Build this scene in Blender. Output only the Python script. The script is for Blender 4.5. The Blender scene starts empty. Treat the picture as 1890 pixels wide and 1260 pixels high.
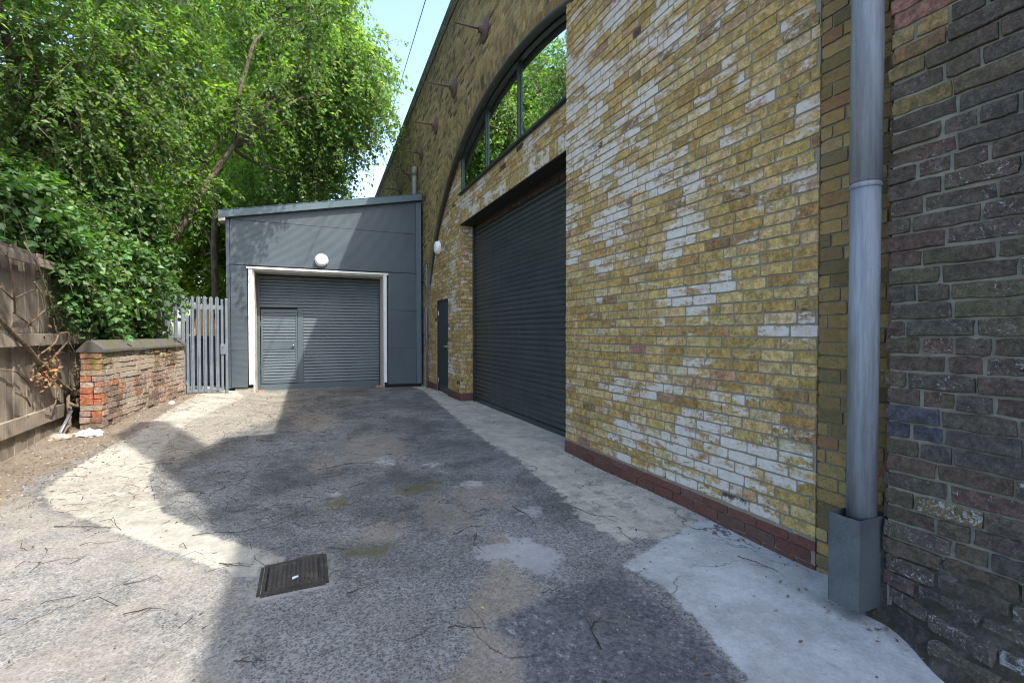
import bpy, math, random
import numpy as np
from mathutils import Vector, Matrix, noise as mnoise
random.seed(7); rng = np.random.default_rng(7)
C = bpy.context.scene.collection
SC = bpy.context.scene

# ---------------------------------------------------------------- camera
TH, PT, FPX, HC = math.radians(23.6), math.radians(1.0), 870.0, 1.30
cam = bpy.data.cameras.new('camera'); camo = bpy.data.objects.new('camera', cam); C.objects.link(camo)
cam.sensor_width = 36.0; cam.lens = 36.0*FPX/1890.0; cam.clip_start = .05; cam.clip_end = 3000
camo.location = (0, 0, HC); camo.rotation_euler = (math.pi/2-PT, 0, -TH)
SC.camera = camo

# ---------------------------------------------------------------- sky, sun, exposure
SUNV = Vector((.388, -.60, 1.0)).normalized()
EL = math.asin(SUNV.z); AZ = math.atan2(SUNV.x, SUNV.y)
world = bpy.data.worlds.new('World'); SC.world = world; world.use_nodes = True
wn = world.node_tree.nodes; wl = world.node_tree.links
bg = wn['Background']; sky = wn.new('ShaderNodeTexSky'); sky.sky_type = 'NISHITA'
sky.sun_disc = False; sky.sun_elevation = EL; sky.sun_rotation = AZ
sky.air_density = 1.0; sky.dust_density = 2.6; sky.ozone_density = 1.0
wl.new(sky.outputs[0], bg.inputs[0]); bg.inputs[1].default_value = 0.15
sun = bpy.data.lights.new('sun', 'SUN'); suno = bpy.data.objects.new('sun', sun); C.objects.link(suno)
sun.energy = 2.0; sun.angle = math.radians(.53); sun.color = (1, .94, .84)
suno.rotation_euler = SUNV.to_track_quat('Z', 'Y').to_euler(); suno.location = (20, -15, 50)
SC.view_settings.view_transform = 'Standard'; SC.view_settings.look = 'None'
SC.view_settings.exposure = 2.0; SC.view_settings.gamma = 1.0
SC.render.engine = 'CYCLES'
SC.cycles.filter_width = 1.05; SC.cycles.max_bounces = 8; SC.cycles.diffuse_bounces = 4; SC.cycles.transparent_max_bounces = 12

# ---------------------------------------------------------------- material helpers
class NT:
    def __init__(s, name):
        s.m = bpy.data.materials.new(name); s.m.use_nodes = True
        s.n = s.m.node_tree.nodes; s.l = s.m.node_tree.links
        s.b = s.n['Principled BSDF']; s.out = s.n['Material Output']
        s.geo = None
    def new(s, t, **k):
        x = s.n.new(t)
        for a, v in k.items(): setattr(x, a, v)
        return x
    def put(s, sock, v):
        if hasattr(v, 'is_output') or isinstance(v, bpy.types.NodeSocket): s.l.new(v, sock)
        elif v is not None:
            if isinstance(v, (tuple, list)) and len(v) == 3 and sock.type == 'RGBA': v = tuple(v)+(1,)
            sock.default_value = v
    def pos(s):
        if not s.geo: s.geo = s.new('ShaderNodeNewGeometry')
        return s.geo.outputs['Position']
    def objco(s): return s.new('ShaderNodeTexCoord').outputs['Object']
    def scale(s, vec, sc):
        m = s.new('ShaderNodeMapping'); s.l.new(vec, m.inputs[0]); m.inputs['Scale'].default_value = sc; return m.outputs[0]
    def noise(s, scale, detail=4, rough=.55, vec=None, dist=0):
        x = s.new('ShaderNodeTexNoise'); s.put(x.inputs['Vector'], vec if vec is not None else s.pos())
        x.inputs['Scale'].default_value = scale; x.inputs['Detail'].default_value = detail
        x.inputs['Roughness'].default_value = rough; x.inputs['Distortion'].default_value = dist
        return x.outputs['Fac']
    def vor(s, scale, feature='F1', vec=None, out='Distance', rnd=1.0):
        x = s.new('ShaderNodeTexVoronoi', feature=feature); s.put(x.inputs['Vector'], vec if vec is not None else s.pos())
        x.inputs['Scale'].default_value = scale; x.inputs['Randomness'].default_value = rnd
        return x.outputs[out]
    def math(s, op, a, b=None, c=None, clamp=False):
        x = s.new('ShaderNodeMath', operation=op); x.use_clamp = clamp
        s.put(x.inputs[0], a)
        if b is not None: s.put(x.inputs[1], b)
        if c is not None: s.put(x.inputs[2], c)
        return x.outputs[0]
    def ramp(s, v, lo, hi, a=0.0, b=1.0):
        x = s.new('ShaderNodeMapRange', interpolation_type='SMOOTHSTEP'); s.put(x.inputs[0], v)
        x.inputs[1].default_value = lo; x.inputs[2].default_value = hi; x.inputs[3].default_value = a; x.inputs[4].default_value = b
        return x.outputs[0]
    def mix(s, f, a, b, mode='MIX'):
        x = s.new('ShaderNodeMix', data_type='RGBA', blend_type=mode)
        s.put(x.inputs[0], f); s.put(x.inputs[6], a); s.put(x.inputs[7], b); return x.outputs[2]
    def mul(s, col, v):
        x = s.new('ShaderNodeVectorMath', operation='SCALE'); s.put(x.inputs[0], col); s.put(x.inputs[3], v); return x.outputs[0]
    def attr(s, name, typ='GEOMETRY', out='Fac'):
        x = s.new('ShaderNodeAttribute'); x.attribute_name = name; x.attribute_type = typ; return x.outputs[out]
    def bump(s, h, strength=.3, dist=.01):
        x = s.new('ShaderNodeBump'); s.put(x.inputs['Height'], h)
        x.inputs['Strength'].default_value = strength; x.inputs['Distance'].default_value = dist
        s.l.new(x.outputs[0], s.b.inputs['Normal'])
    def fin(s, col=None, rough=None, metal=None, spec=None):
        s.put(s.b.inputs['Base Color'], col); s.put(s.b.inputs['Roughness'], rough)
        s.put(s.b.inputs['Metallic'], metal); s.put(s.b.inputs['Specular IOR Level'], spec)
        return s.m

def brick_mat(name, src, style):
    t = NT(name)
    if src == 'obj':
        oi = t.new('ShaderNodeObjectInfo'); col, al = oi.outputs['Color'], oi.outputs['Alpha']
    else:
        a = t.new('ShaderNodeAttribute'); a.attribute_name = 'tint'; col, al = a.outputs['Color'], a.outputs['Alpha']
    n1 = t.noise(24, 8, .75); n2 = t.noise(95, 4, .7); n3 = t.noise(9, 8, .75)
    k0 = .12 if style == 'sooty' else 0
    c = t.mul(col, t.ramp(n1, .36-k0, .64+k0, .58+k0*2, 1.36-k0*1.6))
    # warm / grey drift inside one brick
    c = t.mix(t.ramp(n3, .5, .75, 0, .1 if style == 'sooty' else .45), c, t.mul(col, .55))
    pits = t.ramp(n2, .57, .64)
    c = t.mix(t.math('MULTIPLY', pits, .7), c, t.mul(col, .25))
    c = t.mix(t.ramp(t.noise(40, 8, .85, dist=.5), .50, .62, 0, .15 if style == 'sooty' else .6), c, t.mul(col, .45))
    c = t.mix(t.ramp(t.noise(33, 6, .8), .54, .66, 0, .45), c, t.mul(col, 1.5))
    if style == 'yellow':
        red = t.ramp(t.noise(6.5, 4, .6), .60, .70)
        c = t.mix(t.math('MULTIPLY', red, .35), c, (.30, .135, .075))
        blk = t.ramp(t.noise(13, 6, .8, dist=.6), .61, .67)
        c = t.mix(t.math('MULTIPLY', blk, .8), c, (.05, .035, .02))
        big = t.noise(1, 7, .72, vec=t.scale(t.pos(), (3.2, 3.2, 9.5)), dist=.3)
        w = t.math('ADD', t.math('MULTIPLY', al, .62), t.math('MULTIPLY', t.math('SUBTRACT', big, .5), 2.6))
        w = t.ramp(t.math('ADD', w, t.math('MULTIPLY', t.math('SUBTRACT', t.noise(26, 9, .82), .5), 1.5)), .24, .52)
        wc = t.mix(t.ramp(n1, .35, .65), (.62, .61, .59), (.52, .475, .42))
        c = t.mix(t.math('MULTIPLY', w, .93), c, wc)
    elif style == 'dark':
        c = t.mix(t.ramp(t.noise(30, 8, .8), .35, .65, 0, .55), c, (.035, .028, .028))
        c = t.mix(t.ramp(t.noise(55, 6, .8), .50, .66, 0, .5), c, (.17, .14, .135))
        w = t.ramp(t.math('ADD', al, t.math('MULTIPLY', t.math('SUBTRACT', t.noise(42, 9, .85, dist=.8), .5), 2.2)), .34, .46)
        c = t.mix(t.math('MULTIPLY', w, .8), c, (.40, .42, .44))
        moss = t.ramp(t.noise(3.0, 5, .7), .50, .75)
        c = t.mix(t.math('MULTIPLY', moss, .35), c, (.075, .075, .04))
    elif style == 'sooty':
        st = t.ramp(t.noise(1.1, 6, .7), .42, .68)
        c = t.mix(t.math('MULTIPLY', st, .42), c, (.07, .06, .04))
    elif style == 'garden':
        zz = t.new('ShaderNodeSeparateXYZ'); t.l.new(t.pos(), zz.inputs[0])
        hi = t.ramp(zz.outputs[2], .55, 1.05)
        moss = t.math('MULTIPLY', t.ramp(t.noise(7, 6, .7), .45, .6), hi)
        c = t.mix(t.math('MULTIPLY', moss, .85), c, (.16, .17, .035))
        lime = t.ramp(t.math('ADD', al, t.math('MULTIPLY', t.math('SUBTRACT', t.noise(14, 7, .7), .5), 1.3)), .5, .75)
        c = t.mix(t.math('MULTIPLY', lime, .6), c, (.42, .37, .31))
    h = t.math('ADD', t.math('MULTIPLY', n1, .7), t.math('MULTIPLY', n2, .45))
    t.bump(h, 1.0 if style in ('dark', 'garden') else .8, .010)
    return t.fin(c, .9, spec=.25)

def plain(name, col, rough=.6, metal=0, var=.12, nscale=14, bump=.08, spec=.5):
    t = NT(name); n = t.noise(nscale, 5, .6)
    c = t.mul(tuple(col)+(1,) if False else t_rgb(t, col), t.ramp(n, .25, .75, 1-var, 1+var))
    if bump: t.bump(t.noise(nscale*5, 3), bump, .004)
    return t.fin(c, rough, metal, spec)
def t_rgb(t, col):
    x = t.new('ShaderNodeRGB'); x.outputs[0].default_value = (*col, 1); return x.outputs[0]

M = {}
for st in ('yellow', 'dark', 'sooty', 'garden'):
    M[st+'_o'] = brick_mat('brick_'+st, 'obj', st); M[st+'_a'] = brick_mat('brick_'+st+'_run', 'attr', st)
def mortar_mat(name, a, b, sc=30):
    t = NT(name); n = t.noise(sc, 6, .7); n2 = t.noise(3, 4)
    c = t.mix(n, a, b); c = t.mul(c, t.ramp(n2, .3, .7, .75, 1.15)); t.bump(n, .8, .008); return t.fin(c, .95, spec=.2)
t = NT('mortar_grey'); n = t.noise(30, 6, .7); c = t.mix(n, (.17, .16, .125), (.29, .27, .215))
big = t.noise(1, 7, .72, vec=t.scale(t.pos(), (3.2, 3.2, 9.5)), dist=.3)
w = t.ramp(t.math('ADD', t.math('MULTIPLY', t.math('SUBTRACT', big, .5), 2.6), t.math('MULTIPLY', t.math('SUBTRACT', t.noise(26, 9, .82), .5), 1.5)), .30, .58)
c = t.mix(t.math('MULTIPLY', w, .8), c, (.50, .48, .45)); t.bump(n, .8, .008); M['mortar'] = t.fin(c, .95, spec=.2)
M['mortar_old'] = mortar_mat('mortar_old', (.07, .07, .058), (.26, .255, .21), 16)
M['mortar_soot'] = mortar_mat('mortar_soot', (.24, .21, .13), (.60, .54, .36), 9)
M['mortar_garden'] = mortar_mat('mortar_garden', (.10, .08, .06), (.22, .18, .14))
M['anthracite'] = plain('anthracite_powder_coat', (.040, .058, .066), .38, 0, .06, 3, .02)
M['anthracite_dark'] = plain('dark_grey_steel', (.016, .024, .027), .33, 0, .1, 4, .02)
M['win_frame'] = plain('green_grey_frame', (.018, .032, .030), .4, 0, .08, 6, .02)
M['black'] = plain('soot_black', (.012, .011, .010), .8, 0, .3, 20, .2)
M['white_pvc'] = plain('white_trim', (.74, .74, .72), .4, 0, .05, 8, .02)
M['cream'] = plain('cream_reveal', (.55, .52, .46), .6, 0, .1, 8, .05)
M['lamp_glass'] = plain('opal_diffuser', (.80, .80, .80), .3, 0, .02, 8, 0)
M['chrome'] = plain('brushed_steel', (.6, .6, .58), .3, 1, .05, 40, .02)
M['concrete_block'] = plain('concrete_block', (.30, .27, .22), .9, 0, .25, 20, .5)
M['bag'] = plain('white_plastic_bag', (.75, .76, .78), .35, 0, .08, 20, .4)
M['paper'] = plain('paper_scrap', (.66, .68, .80), .6, 0, .05, 20, 0)
M['stone'] = plain('pale_stone', (.33, .29, .24), .9, 0, .3, 25, .5)
M['cable'] = plain('cable_black', (.01, .01, .012), .6, 0, 0, 3, 0)
M['skip_blue'] = plain('dark_blue_paint', (.012, .02, .045), .6, 0, .3, 6, .1)
M['tarp'] = plain('grey_felt', (.06, .06, .055), .8, 0, .3, 6, .2)
M['new_wood'] = plain('fresh_timber', (.42, .29, .16), .7, 0, .2, 12, .1)

def cladding():
    t = NT('microrib_cladding')
    z = t.new('ShaderNodeSeparateXYZ'); t.l.new(t.pos(), z.inputs[0])
    w = t.math('SINE', t.math('MULTIPLY', z.outputs[2], 2*math.pi/.025))
    n = t.noise(1.2, 5, .6); n2 = t.noise(40, 3)
    c = t.mul(t_rgb(t, (.060, .080, .096)), t.ramp(n, .3, .7, .9, 1.12))
    streak = t.ramp(t.noise(1, 4, .7, vec=t.scale(t.pos(), (9, 9, .5))), .6, .8)
    c = t.mix(t.math('MULTIPLY', streak, .12), c, (.22, .23, .22))
    t.bump(t.math('ADD', w, t.math('MULTIPLY', n2, .2)), .35, .0016)
    return t.fin(c, .42)
M['cladding'] = cladding()
M['fascia'] = plain('fascia_grey', (.085, .125, .145), .4, 0, .1, 2, .02)
def shutter():
    t = NT('shutter_grey')
    n = t.noise(2.0, 6, .65); n2 = t.noise(1, 5, .7, vec=t.scale(t.pos(), (14, 14, 2)))
    c = t.mul(t_rgb(t, (.024, .035, .039)), t.ramp(n, .3, .7, .8, 1.3))
    c = t.mix(t.ramp(n2, .55, .8, 0, .18), c, (.12, .12, .11))
    t.bump(t.noise(5, 3), .06, .01)
    return t.fin(c, t.ramp(n2, .3, .7, .28, .42), spec=.55)
M['shutter'] = shutter()
def galv(name, base, metal=.55, rough=.45, rust=0):
    t = NT(name); v = t.vor(150, out='Color'); bw = t.new('ShaderNodeRGBToBW'); t.l.new(v, bw.inputs[0])
    n = t.noise(4, 6, .7)
    c = t.mul(t_rgb(t, base), t.math('MULTIPLY', t.ramp(bw.outputs[0], .1, .9, .93, 1.07), t.ramp(n, .3, .7, .8, 1.15)))
    sp = t.ramp(t.noise(130, 2), .70, .74); c = t.mix(t.math('MULTIPLY', sp, .5), c, (.55, .56, .55))
    if rust: c = t.mix(t.ramp(t.noise(9, 6, .7), .5, .7, 0, rust), c, (.16, .08, .045))
    t.bump(n, .1, .004); return t.fin(c, rough, metal)
M['galv'] = galv('galvanised_steel', (.165, .195, .225), .3, .5)
M['galv_box'] = galv('dull_zinc', (.095, .112, .122), .3, .5)
t = NT('grey_painted_pipe'); sv_ = t.noise(1, 8, .75, vec=t.scale(t.pos(), (30, 30, 2.2))); n1 = t.noise(9, 8, .8)
c = t.mul(t_rgb(t, (.175, .197, .222)), t.ramp(sv_, .36, .64, .72, 1.18)); c = t.mix(t.ramp(n1, .56, .70, 0, .5), c, (.12, .115, .11))
chip = t.ramp(t.noise(55, 6, .8), .64, .68); c = t.mix(t.math('MULTIPLY', chip, .5), c, (.36, .37, .37)); t.bump(n1, .25, .004)
M['pipe'] = t.fin(c, t.ramp(sv_, .3, .7, .42, .62))
M['iron'] = galv('red_oxide_iron', (.115, .075, .066), .1, .75, .4)
M['waste'] = galv('grey_soil_pipe', (.22, .21, .19), 0, .6)
def wood():
    t = NT('weathered_boards')
    oi = t.new('ShaderNodeObjectInfo')
    g = t.noise(1, 7, .7, vec=t.scale(t.pos(), (45, 45, 2.2)), dist=.6)
    n = t.noise(2.2, 5, .6)
    c = t.mix(g, (.12, .095, .07), (.37, .32, .265))
    c = t.mul(c, t.ramp(n, .3, .7, .75, 1.2)); c = t.mul(c, t.math('ADD', .78, t.math('MULTIPLY', oi.outputs['Random'], .4)))
    moss = t.ramp(t.noise(4, 6, .7), .6, .72)
    c = t.mix(t.math('MULTIPLY', moss, .3), c, (.13, .14, .04))
    t.bump(g, .5, .006); return t.fin(c, .85, spec=.25)
M['wood'] = wood()
def bark(name, a, b):
    t = NT(name); g = t.noise(1, 8, .75, vec=t.scale(t.pos(), (16, 16, 4)), dist=.8)
    c = t.mix(t.ramp(g, .3, .7), a, b); t.bump(g, 1, .03); return t.fin(c, .9, spec=.2)
M['bark'] = bark('bark_grey_brown', (.035, .028, .02), (.17, .14, .105))
M['vine'] = bark('vine_bark', (.09, .065, .045), (.26, .20, .14))
M['twig'] = bark('twig_bark', (.03, .022, .018), (.11, .08, .06))
def leafm(name, gloss, trans):
    t = NT(name); a = t.new('ShaderNodeAttribute'); a.attribute_name = 'tint'
    oi = t.new('ShaderNodeObjectInfo')
    c = a.outputs['Color'] if name != 'ivy_leaf_single' else oi.outputs['Color']
    t.fin(c, gloss, spec=.5)
    tr = t.new('ShaderNodeBsdfTranslucent'); tc = t.mix(1.0, c, (1.7, 1.9, .45), 'MULTIPLY'); t.l.new(tc, tr.inputs[0])
    mx = t.new('ShaderNodeMixShader'); mx.inputs[0].default_value = trans
    t.l.new(t.b.outputs[0], mx.inputs[1]); t.l.new(tr.outputs[0], mx.inputs[2]); t.l.new(mx.outputs[0], t.out.inputs[0])
    return t.m
M['leaf'] = leafm('tree_leaf', .5, .55)
M['ivy'] = leafm('ivy_leaf', .5, .35); M['ivy1'] = leafm('ivy_leaf_single', .55, .35)
def glass():
    t = NT('window_glass')
    g = t.new('ShaderNodeBsdfGlossy'); g.inputs['Roughness'].default_value = .0; g.inputs['Color'].default_value = (.93, 1, .96, 1)
    tr = t.new('ShaderNodeBsdfTransparent'); tr.inputs[0].default_value = (.62, .72, .68, 1)
    f = t.new('ShaderNodeFresnel'); f.inputs['IOR'].default_value = 1.9
    bp = t.new('ShaderNodeBump'); t.l.new(t.noise(1.3, 2), bp.inputs['Height']); bp.inputs['Strength'].default_value = .02; bp.inputs['Distance'].default_value = .05
    t.l.new(bp.outputs[0], g.inputs['Normal'])
    mx = t.new('ShaderNodeMixShader'); t.l.new(f.outputs[0], mx.inputs[0]); t.l.new(tr.outputs[0], mx.inputs[1]); t.l.new(g.outputs[0], mx.inputs[2])
    t.l.new(mx.outputs[0], t.out.inputs[0]); return t.m
M['glass'] = glass()
M['lining'] = plain('pale_metal_lining', (.62, .64, .58), .6, 0, .1, 3, .02)

# ---------------------------------------------------------------- mesh helpers
def tag(o, label=None, cat=None, group=None, kind=None):
    if label: o['label'] = label
    if cat: o['category'] = cat
    if group: o['group'] = group
    if kind: o['kind'] = kind
    return o
def empty(name, loc=(0, 0, 0), rz=0):
    o = bpy.data.objects.new(name, None); C.objects.link(o); o.location = loc; o.rotation_euler = (0, 0, rz)
    o.empty_display_size = .1; return o
def link(name, me, parent=None, kind=None):
    o = bpy.data.objects.new(name, me); C.objects.link(o)
    if parent: o.parent = parent
    if kind: o['kind'] = kind
    return o
def np_mesh(name, V, F, mat=None, smooth=False, tint=None, attrs=None):
    """F: (m,k) array of equal sided faces"""
    V = np.asarray(V, np.float32); F = np.asarray(F, np.int32)
    me = bpy.data.meshes.new(name); k = F.shape[1]
    me.vertices.add(len(V)); me.vertices.foreach_set('co', V.ravel())
    me.loops.add(F.size); me.loops.foreach_set('vertex_index', F.ravel())
    me.polygons.add(len(F)); me.polygons.foreach_set('loop_start', np.arange(0, F.size, k, dtype=np.int32))
    me.polygons.foreach_set('loop_total', np.full(len(F), k, np.int32))
    me.polygons.foreach_set('use_smooth', np.full(len(F), smooth, bool))
    if tint is not None:
        a = me.attributes.new('tint', 'FLOAT_COLOR', 'POINT'); a.data.foreach_set('color', np.asarray(tint, np.float32).ravel())
    for n, v in (attrs or {}).items():
        a = me.attributes.new(n, 'FLOAT', 'POINT'); a.data.foreach_set('value', np.asarray(v, np.float32))
    me.update(calc_edges=True)
    if mat: me.materials.append(mat)
    return me
class MB:
    def __init__(s): s.v = []; s.f = []
    def box(s, x0, x1, y0, y1, z0, z1):
        n = len(s.v)
        s.v += [(x, y, z) for x in (x0, x1) for y in (y0, y1) for z in (z0, z1)]
        s.f += [tuple(n+i for i in q) for q in ((0, 1, 3, 2), (4, 6, 7, 5), (0, 4, 5, 1), (2, 3, 7, 6), (0, 2, 6, 4), (1, 5, 7, 3))]; return s
    def prism(s, pts, off):
        """pts list of 3d points, off vector extrude"""
        n = len(s.v); k = len(pts)
        s.v += [tuple(p) for p in pts] + [tuple(Vector(p)+Vector(off)) for p in pts]
        s.f.append(tuple(range(n, n+k))); s.f.append(tuple(range(n+2*k-1, n+k-1, -1)))
        for i in range(k):
            j = (i+1) % k; s.f.append((n+i, n+k+i, n+k+j, n+j))
        return s
    def tube(s, pts, rad, seg=10, cap=True, wob=0):
        pts = [Vector(p) for p in pts]; n0 = len(s.v); m = len(pts)
        if not hasattr(rad, '__len__'): rad = [rad]*m
        up = Vector((0, 0, 1)); prev = None
        for i, p in enumerate(pts):
            d = (pts[min(i+1, m-1)]-pts[max(i-1, 0)])
            if d.length < 1e-9: d = Vector((0, 0, 1))
            d.normalize()
            if prev is None:
                a = d.cross(up)
                if a.length < .05: a = d.cross(Vector((1, 0, 0)))
            else:
                a = prev - d*prev.dot(d)
            a.normalize(); prev = a; b = d.cross(a)
            for k in range(seg):
                t = 2*math.pi*k/seg; r = rad[i]*(1+wob*(random.random()-.5))
                s.v.append(tuple(p+a*math.cos(t)*r+b*math.sin(t)*r))
        for i in range(m-1):
            for k in range(seg):
                a0 = n0+i*seg+k; a1 = n0+i*seg+(k+1) % seg
                s.f.append((a0, a1, a1+seg, a0+seg))
        if cap:
            s.f.append(tuple(range(n0+seg-1, n0-1, -1))); s.f.append(tuple(range(n0+(m-1)*seg, n0+m*seg)))
        return s
    def build(s, name, mat, parent=None, smooth=False, kind=None, bevel=0):
        me = bpy.data.meshes.new(name); me.from_pydata(s.v, [], s.f); me.update()
        if smooth:
            me.polygons.foreach_set('use_smooth', [len(p.vertices) <= 4 for p in me.polygons])
        if mat: me.materials.append(mat)
        o = link(name, me, parent, kind)
        if bevel:
            b = o.modifiers.new('bevel', 'BEVEL'); b.width = bevel; b.segments = 2; b.limit_method = 'ANGLE'
        return o

# camera projection used only to pick which pieces show largest
sT, cT = math.sin(TH), math.cos(TH)
def showing(p):
    x, y, z = p; d = x*sT+y*cT; r = x*cT-y*sT
    if d < .2: return 0
    u, v = r/d, (z-HC)/d+.017
    if abs(u) > 1.12 or abs(v) > .76: return 0
    return 1/d/d

# ---------------------------------------------------------------- bricks
def brick_variant(rough=.0022, cn=1.0):
    xs = [-.5, -.2, .05, .28, .5]; zs = [-.5, 0, .5]; V = []
    L, Hh = .215, .065
    for j, z in enumerate(zs):
        for i, x in enumerate(xs):
            jx = random.uniform(-1, 1)*rough/L*(1.0 if i in (0, 4) else 2); jz = random.uniform(-1, 1)*rough/Hh if j != 1 else 0
            corner = i in (0, 4) and j in (0, 2); cr = rough*1.3*cn
            V.append((x+jx-(math.copysign(cr/L, x) if corner else 0), random.uniform(-1, 1)*rough*.28, z+jz-(math.copysign(cr*.6/Hh, z) if corner else 0)))
    F = [(j*5+i, j*5+i+1, (j+1)*5+i+1, (j+1)*5+i) for j in range(2) for i in range(4)]
    ring = [0, 1, 2, 3, 4, 9, 14, 13, 12, 11, 10, 5]; n = len(V)
    ch = rough*.8
    for r in ring: V.append((V[r][0]*(1+ch/L*2), ch, V[r][2]*(1+ch/Hh*2)))
    for k in range(12):
        a, b = ring[k], ring[(k+1) % 12]; F.append((b, a, n+k, n+(k+1) % 12))
    m = len(V)
    for r in range(12): V.append((V[n+r][0], .05, V[n+r][2]))
    for k in range(12):
        k2 = (k+1) % 12; F.append((n+k2, n+k, m+k, m+k2))
    return np.array(V), np.array(F)
VARS = [brick_variant() for _ in range(7)]; ROUGHV = [brick_variant(.0042, .35) for _ in range(7)]
bV = np.array([(x, y, z) for y in (0, .05) for x in (-.5, .5) for z in (-.5, .5)], float)
bF = np.array([(0, 2, 3, 1), (0, 4, 6, 2), (1, 3, 7, 5), (0, 1, 5, 4), (2, 6, 7, 3)])
_cache = {}
def bmesh_shared(i, mat, rough):
    k = (i, mat.name, rough)
    if k not in _cache:
        V, F = (ROUGHV if rough else VARS)[i]; _cache[k] = np_mesh('brick', V, F, mat, False)
    return _cache[k]

class Frame:
    """vertical wall face: origin, outward normal (2d); u runs along +u2"""
    def __init__(s, P, N, U):
        s.P = np.array(P, float); s.N = np.array((N[0], N[1], 0.)); s.U = np.array((U[0], U[1], 0.))
        yv = -s.N; s.X = np.array((yv[1], -yv[0], 0.)); s.ang = math.atan2(s.X[1], s.X[0])
    def at(s, u, z, n=0): return s.P+s.U*u+np.array((0, 0, z))+s.N*n

def place_bricks(parent, fr, items, style, maxobj=300, rough=False, far='box', jit=.003, flare=None):
    """items: (u,z,len,h,color4[,tilt])"""
    sc = []
    for it in items:
        p = fr.at(it[0], it[1]); w = showing(p)
        sc.append(w*it[2]*it[3])
    order = np.argsort(-np.array(sc)) if items else []
    top = set(int(i) for i in order[:maxobj] if sc[int(i)] > 0)
    Vs, Fs, Ts, off = [], [], [], 0
    ca, sa = math.cos(fr.ang), math.sin(fr.ang)
    for i, it in enumerate(items):
        u, z, l, h, col = it[:5]; tilt = it[5] if len(it) > 5 else 0
        pr = random.uniform(-jit, jit); yaw = 0
        if flare: pr += flare(u, z); yaw = math.atan2(flare(u+.03, z)-flare(u-.03, z), .06)
        p = fr.at(u, z, pr); ca, sa = math.cos(fr.ang+yaw), math.sin(fr.ang+yaw); tl = tilt + random.uniform(-1, 1)*(.012 if rough else .005)
        if i in top:
            o = bpy.data.objects.new('brick', bmesh_shared(random.randrange(7), M[style+'_o'], rough)); C.objects.link(o)
            o.parent = parent; o.location = p; o.rotation_euler = (0, tl, fr.ang+yaw)
            sx = -1 if random.random() < .5 else 1
            o.scale = (l, 1, h); o.color = col
            if sx < 0: o.rotation_euler = (0, tl+math.pi, fr.ang+yaw)
        else:
            near = showing(p) > 1/64 and far != 'lowonly'
            V, F = ((ROUGHV if rough else VARS)[random.randrange(7)] if near else (bV, bF))
            W = V*np.array((l, 1, h)); ct, st = math.cos(tl), math.sin(tl)
            x = W[:, 0]*ct+W[:, 2]*st; zz = -W[:, 0]*st+W[:, 2]*ct
            Vs.append(np.stack([p[0]+x*ca-W[:, 1]*sa, p[1]+x*sa+W[:, 1]*ca, p[2]+zz], 1)); Fs.append(F+off); off += len(V)
            Ts.append(np.tile(np.array(col), (len(V), 1)))
    if Vs:
        me = np_mesh('brick_run', np.concatenate(Vs), np.concatenate(Fs), M[style+'_a'], False, np.concatenate(Ts))
        link('brick_run', me, parent, 'stuff')

def nz(x, y, z=0): return mnoise.noise(Vector((x, y, z)))*.5+.5
def pick(tab):
    r = random.random()*sum(t[0] for t in tab)
    for t in tab:
        r -= t[0]
        if r <= 0: break
    k = random.uniform(.86, 1.14); w = (1.08, 1.045, 1.03) if tab is YEL else (1, 1, 1); return [c*k*q*random.uniform(.96, 1.04) for c, q in zip(t[1], w)]
YEL = [(30, (.385, .285, .115)), (18, (.35, .25, .09)), (22, (.42, .325, .155)), (10, (.33, .225, .085)), (7, (.36, .25, .14)), (2, (.27, .155, .11)), (2.5, (.24, .165, .08)), (.6, (.08, .06, .045)), (5, (.43, .35, .21))]
OLDY = [(10, (.29, .205, .085)), (8, (.25, .18, .08)), (6, (.17, .13, .065)), (4, (.28, .16, .08)), (3, (.32, .24, .11))]
SOOT = [(10, (.33, .25, .105)), (10, (.28, .21, .09)), (6, (.20, .155, .075)), (6, (.37, .285, .13)), (2, (.10, .08, .05)), (1, (.17, .11, .07))]
DARK = [(10, (.092, .076, .060)), (8, (.102, .078, .060)), (6, (.078, .070, .060)), (4, (.112, .076, .058)), (6, (.105, .092, .060)), (.6, (.14, .085, .065))]
REDP = [(10, (.15, .064, .053)), (8, (.13, .06, .05)), (3, (.125, .07, .06))]
GARD = [(3, (.28, .145, .095)), (9, (.25, .165, .125)), (9, (.24, .185, .145)), (1.5, (.33, .15, .08)), (5, (.17, .12, .09))]

def courses(z0, z1, ivals, colf, c=.075, L=.218, jt=.011, u_off=0, header=.12, zcut=None):
    """ivals(zc) -> list of (a,b) allowed; colf(u,z) -> rgba"""
    out = []; n0 = int(math.floor(z0/c)); n1 = int(math.ceil(z1/c))
    for r in range(n0, n1):
        a0, a1 = max(r*c, z0), min((r+1)*c, z1)
        if a1-a0 < .02: continue
        zc = (a0+a1)/2
        for (a, b) in ivals(zc):
            if b-a < .03: continue
            u = math.floor((a-1)/L)*L + (.5*L if r % 2 else 0) + u_off + .03*math.sin(r*2.3)
            while u < b:
                l = L
                if random.random() < header: l = L/2
                x0, x1 = max(u, a), min(u+l, b); u += l
                if 0 < b-x1 < .05: x1 = b; u = b
                if x1-x0 < .035: continue
                out.append(((x0+x1)/2, zc, x1-x0-jt, a1-a0-jt, colf((x0+x1)/2, zc)))
    return out
def minus(iv, a, b):
    r = []
    for x0, x1 in iv:
        if b <= x0 or a >= x1: r.append((x0, x1)); continue
        if x0 < a: r.append((x0, a))
        if x1 > b: r.append((b, x1))
    return r
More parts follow.
